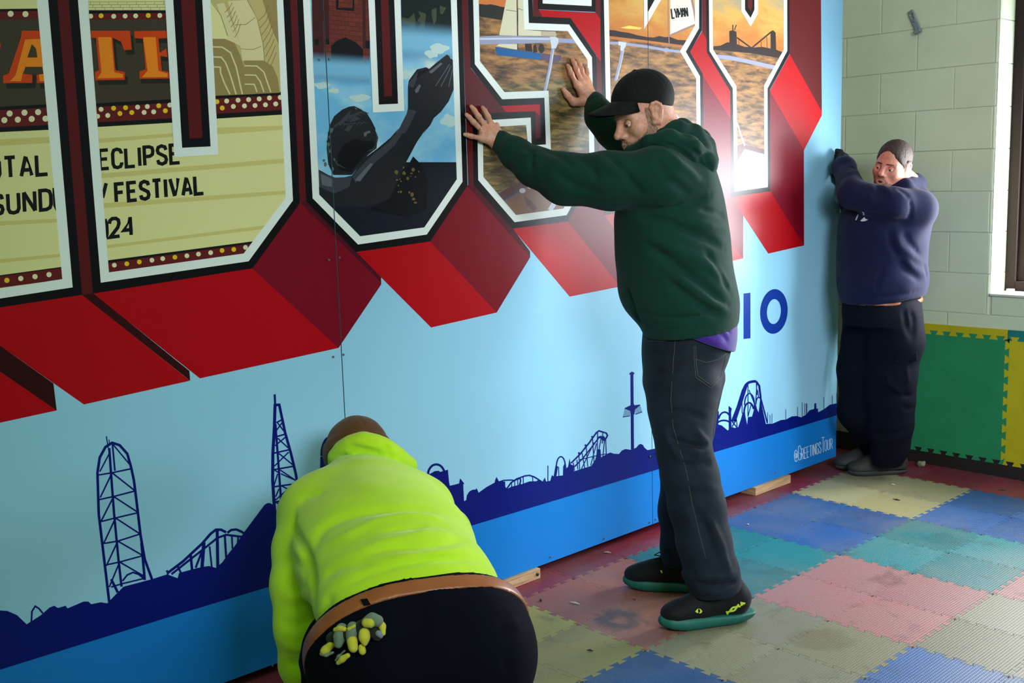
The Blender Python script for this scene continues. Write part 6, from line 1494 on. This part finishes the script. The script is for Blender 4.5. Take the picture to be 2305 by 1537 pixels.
# hands gripping the panel edge, in dark gloves
glv = plain('black_glove', (14, 16, 16), 0.8)
for w_, hx in ((W3, np_(140, 262, 5.33)), (W3R, np_(134, 420, 5.42))):
    gv_ = Solid()
    for S_, e_ in ((b3, 0.0), (gv_, .0022)):
        S_.cap(w_ if S_ is b3 else w_*.3+hx*.7, hx, .028+e_, .034+e_, .02); d_ = nz(hx-w_); sd = nz(np.cross(d_, [0, 0, 1])); up_ = np.cross(sd, d_)
        for o_, l_ in ((-.026, .055), (-.009, .065), (.009, .068), (.026, .058)):
            a_ = hx+up_*o_; S_.chain([a_, a_+d_*l_*.6-RH*.010, a_+d_*l_*.8-RH*.028], [.0105+e_, .010+e_, .0085+e_], .005)
        S_.chain([hx-up_*.03, hx-up_*.045+d_*.03, hx-up_*.04+d_*.055], [.013+e_, .012+e_, .010+e_], .006)
    gv_.build('glove', .0032, glv, man3)
b3.build('body', .0044, skin3, man3)
hd3.eyes(man3, eye_w, eye_d, (1, -.15, -.5), skin3, .003)
hS3 = Solid(); hd3.shape(hS3, .006)
hair3 = hair_mat('short_brown_hair', (34, 22, 16), (70, 46, 32))
hr = Solid(); hr.ell(hd3.P(-.020, 0, .062), np.array([.100, .105, .092])*hd3.s, hd3.A, .01); hr.ell(hd3.P(-.05, 0, .03), np.array([.085, .105, .09])*hd3.s, hd3.A, .02)
for y in (-1, 1): hr.cap(hd3.P(.012, y*.075, .055), hd3.P(.010, y*.075, -.005), .018, .011, .01)
hr.ell(hd3.P(-.004, .092, .0), np.array([.030, .024, .042])*hd3.s, hd3.A, .004, 's'); hr.ell(hd3.P(-.004, -.092, .0), np.array([.030, .024, .042])*hd3.s, hd3.A, .004, 's')
hr.half(hd3.P(-.05, 0, -.055), -hd3.A[2], .01); hr.solid(hS3, -.0045, .003, 'i'); hr.disp = wrinkle(.0014, 300, 51)
hr.build('hair', .0032, hair3, man3, smooth_it=1)
for y in (-1, 1): Solid().cap(hd3.P(.0965, y*.014, .0135), hd3.P(.080, y*.044, .0145), .0032, .0024).build('eyebrow', .0016, hair3, man3)
bd3 = Solid(); bd3.ell(hd3.P(.058, 0, -.098), np.array([.055, .060, .028])*hd3.s, hd3.A, .01)
for y in (-1, 1): bd3.cap(hd3.P(.094, y*.004, -.060), hd3.P(.084, y*.028, -.074), .008, .008, .006)
bd3.cap(hd3.P(.110, -.018, -.0775), hd3.P(.110, .018, -.0775), .0145, .0145, .003, 's'); bd3.solid(hS3, -.0012, .002, 'i')
bd3.build('beard', .003, hair_mat('stubble_two', (110, 66, 52), (180, 112, 92)), man3, smooth_it=1)
mo = Solid(); mo.ell(hd3.P(.093, 0, -.078), np.array([.008, .014, .006])*hd3.s, hd3.A); mo.build('mouth', .002, plain('mouth_dark', (52, 20, 20), 0.6), man3, smooth_it=1)
# hoodie
g3 = math.radians(8)
def sec3(y, x0, x1, q, a, f=np_):
    c_ = f((x0+x1)/2, y, q); w_ = mr((x1-x0)/2*.26667, q); s_ = abs(math.cos(g3)*RH[0]+math.sin(g3)*RH[1]); c2 = math.sqrt(1-s_*s_)
    return (c_, a, math.sqrt(max(.05**2, w_*w_-(a*s_)**2))/c2, g3)
q3 = 5.22
h3 = Solid()
h3.loft([sec3(1500, 118, 815, q3+.03, .19), sec3(1440, 112, 830, q3+.03, .195), sec3(1290, 92, 856, q3+.02, .215), sec3(1120, 100, 832, q3+.01, .215), sec3(980, 104, 838, q3, .215), sec3(820, 108, 872, q3, .22), sec3(690, 150, 876, q3, .22), sec3(600, 260, 866, q3, .20), sec3(540, 400, 830, q3, .15), sec3(490, 520, 770, q3, .10)], .03)
h3.ell(S3L, (.088, .088, .085), None, .07); h3.ell(S3R, (.09, .09, .08), None, .06)
h3.chain([S3L, np_(560, 640, 5.02), np_(380, 598, 5.05), E3, W3, np_(140, 285, 5.36)], [.086, .080, .072, .068, .054, .042], .03)
h3.chain([S3R, np_(240, 640, 5.42), W3R], [.08, .065, .048], .03)
h3.chain([np_(560, 500, 5.10), np_(660, 490, 5.09), np_(745, 500, 5.16)], [.03, .036, .04], .03); h3.chain([np_(700, 455, 5.13), np_(755, 455, 5.2), np_(720, 460, 5.3)], [.034, .042, .034], .03); h3.chain([np_(745, 460, 5.2), np_(760, 500, 5.26), np_(640, 500, 5.34)], [.03, .04, .04], .03)
pf, pbk = np_(118, 1478, q3), np_(835, 1388, q3); t3 = pbk-pf; n3_ = np.cross(t3, FH); n3_ = n3_ if n3_[2] < 0 else -n3_
h3.half(pf, n3_, .012)
folds(h3, [(npx((430, 460), (440, 520), (480, 560)), .012, -.010), (npx((460, 470), (520, 520), (560, 580)), .012, .009), (npx((590, 500), (660, 540), (700, 590)), .012, -.008), (npx((700, 590), (715, 690), (690, 780)), .010, -.010), (npx((300, 690), (450, 740), (600, 780), (700, 800)), .016, -.014), (npx((530, 840), (560, 980), (620, 1100)), .016, -.010), (npx((560, 860), (620, 1000), (720, 1080), (820, 1130)), .016, .012), (npx((650, 860), (700, 960), (800, 1080)), .014, -.010),
            (npx((640, 1080), (720, 1160), (850, 1260)), .016, .012), (npx((600, 1100), (680, 1200), (800, 1290)), .016, -.010), (npx((300, 1190), (320, 1260), (370, 1295), (415, 1298)), .008, -.010), (npx((480, 1180), (430, 1280), (425, 1380)), .010, -.008), (npx((130, 1400), (300, 1425), (500, 1415), (700, 1390), (830, 1340)), .008, -.007), (npx((200, 330), (250, 330), (290, 370)), .010, -.010), (npx((180, 390), (230, 360), (280, 350)), .010, .008), (npx((820, 1140), (840, 1200), (855, 1270)), .010, -.008), (npx((330, 520), (400, 540), (440, 600)), .012, -.006)])
h3.disp = wrinkle(.004, 26, 61)
hood3 = h3.build('hoodie', .0075, navy_h, man3)
cp_m = plain('chest_print', (190, 196, 205), 0.6)
for q_ in (npx((242, 770), (262, 722), (272, 726), (254, 772)), npx((285, 776), (320, 745), (330, 760), (352, 765), (330, 778), (300, 782)), npx((300, 700), (318, 706), (322, 730), (308, 728))): decal(h3, [q_], cp_m, hood3, 'chest_print')
# cargo trousers and belt
c3 = Solid()
c3.loft([sec3(1640, 150, 800, q3+.04, .17), sec3(1560, 130, 805, q3+.04, .18), sec3(1480, 130, 808, q3+.04, .182), sec3(1420, 135, 806, q3+.04, .18)], .03)
nl = [(lp_(560, 160, 5.19), .130), (lp_(565, 320, 5.20), .130), (lp_(525, 600, 5.24), .120), (lp_(520, 800, 5.27), .115), (lp_(520, 1000, 5.30), .106), (lp_(525, 1180, 5.33), .086), (lp_(500, 1330, 5.35), .070)]
c3.chain([p for p, r in nl], [r for p, r in nl], .04)
fl = [(hip3b, .12), (lp_(262, 560, 5.36), .098), (lp_(250, 900, 5.40), .088), (A3b-[0, 0, .04], .07)]
c3.chain([p for p, r in fl], [r for p, r in fl], .04)
c3.half((0, 0, .068), (0, 0, -1), .01)
folds(c3, [(lpx((640, 60), (660, 180), (700, 300)), .012, -.016), (lpx((690, 60), (720, 160), (710, 320)), .014, -.012), (lpx((480, 580), (500, 660), (560, 720), (640, 780)), .014, .012), (lpx((500, 700), (580, 760), (720, 770)), .014, -.010), (lpx((660, 520), (665, 600), (675, 680)), .010, .008), (lpx((360, 1060), (480, 1090), (680, 1030)), .014, -.012), (lpx((380, 1130), (500, 1150), (670, 1100)), .012, .010), (lpx((600, 850), (680, 880), (735, 860)), .012, -.008), (lpx((250, 500), (330, 560), (430, 600)), .014, -.006)])
c3.disp = wrinkle(.004, 26, 71)
cargo = c3.build('cargo_trousers', .0075, navy_c, man3)
pk = Solid(); pp = [c3.hit(*p) for p in lpx((548, 415), (740, 400), (750, 495), (570, 490))]
pcn = sum(pp)/4; ua = nz(pp[1]-pp[0]); na = nz(np.cross(ua, [0, 0, 1])); na = na if na@(CAM-pcn) > 0 else -na
pk.rbox(pcn+na*.004, (.055, .006, .024), np.array([ua, na, np.cross(ua, na)]), .006); pk.build('pocket_flap', .004, navy_c, cargo)
bl3 = Solid(); bl3.loft([sec3(1500, 128, 812, q3+.04, .186), sec3(1460, 128, 812, q3+.04, .186), sec3(1420, 133, 810, q3+.04, .184)], .02)
bl3.half(np_(800, 1456, q3), (0, 0, -1), .003); bl3.half(np_(800, 1402, q3), (0, 0, 1), .003); bl3.build('belt', .0045, leather, man3)
boot3 = plain('olive_boot', (38, 38, 34), 0.7, var=0.25, vscale=30, bscale=250, bstr=0.3); sole3 = plain('boot_sole_grey', (48, 46, 42), 0.7)
make_shoe('boot', Shoe(H3+d3*.004, d3, .305), boot3, sole3, man3, 0.72, True); make_shoe('boot', Shoe(H3b, d3, .305), boot3, sole3, man3, 0.72, True)

# ------------------------------------------------------------------ small things
steel = plain('galvanised_clip', (150, 158, 160), 0.35, metal=0.9, var=0.2, vscale=60)
ca, cb_ = ony(2051, 30, WALLY-.006), ony(2066, 68, WALLY-.010)
ux = nz(cb_-ca); sx_ = nz(np.cross(ux, [0, -1, 0])); ny = np.array([0, -1., 0]); CA = np.array([ux, sx_, ny])
clip = empty('metal_clip', tuple(ca)); tag(clip, 'small galvanised metal clip fixed high on the block wall', 'clip')
s_ = Solid(); s_.rbox((ca+cb_)/2, (.062, .016, .0035), CA, .003); s_.cap(ca+ux*.010-ny*.02, ca+ux*.010+ny*.02, .0065, .0065, .002, 's'); s_.cap(ca+ux*.028-ny*.02, ca+ux*.028+ny*.02, .005, .005, .002, 's'); s_.build('plate', .0022, steel, clip, smooth_it=1)
s_ = Solid(); s_.rbox(cb_+ux*.008+ny*.008, (.010, .019, .010), CA, .004); s_.build('jaw', .0025, steel, clip, smooth_it=1)
tube('rivet', [ca+ux*.045+ny*.002, ca+ux*.045+ny*.008], .005, steel, clip, 10)
# crumpled scrap by the wall and litter on the mats
sc_ = Solid(); lc = onz(2072, 1050)+np.array([0, 0, .014]); sc_.ell(lc, (.020, .014, .014)); sc_.ell(lc+[.012, .006, .004], (.010, .014, .012), None, .01); sc_.disp = wrinkle(.005, 160, 81)
tag(sc_.build('paper_scrap', .0028, plain('crumpled_paper', (132, 134, 104), 0.8), None), 'crumpled pale paper scrap on red tile under the wall mat', 'scrap')
pm = [plain('litter_pale', (200, 196, 186), 0.7), plain('litter_dark', (44, 40, 36), 0.8)]
for (x, y, l_, a_, k, lab) in ((1294, 1359, .040, .2, 0, 'thin pale splinter lying on the orange floor tile'), (1217, 1353, .022, -.5, 1, 'thin dark splinter lying on orange tile near yellow tile'), (2256, 1104, .030, .6, 1, 'dark curled chip lying on red tile beside the wall'), (2018, 1126, .034, .1, 1, 'dark straw lying on the pale yellow tile'), (2010, 1092, .020, .0, 0, 'white fleck lying on yellow tile near the boot'), (1328, 1466, .020, .4, 1, 'dark fleck lying on the yellow tile beside blue tile'), (1683, 1182, .012, .0, 0, 'tiny white chip lying on the blue tile'), (1367, 1245, .030, .5, 0, 'pale bent scrap on the red tile under the mural')):
    P = onz(x, y); d_ = np.array([math.cos(a_), math.sin(a_), 0]); s_ = Solid().chain([P-d_*l_/2+[0, 0, .0035], P+[0, .002, .004], P+d_*l_/2+[0, 0, .0035]], [.0016, .0032, .0016], .002)
    tag(s_.build('litter', .0012, pm[k], None, smooth_it=1), lab, 'litter', 'litter on the floor tiles')
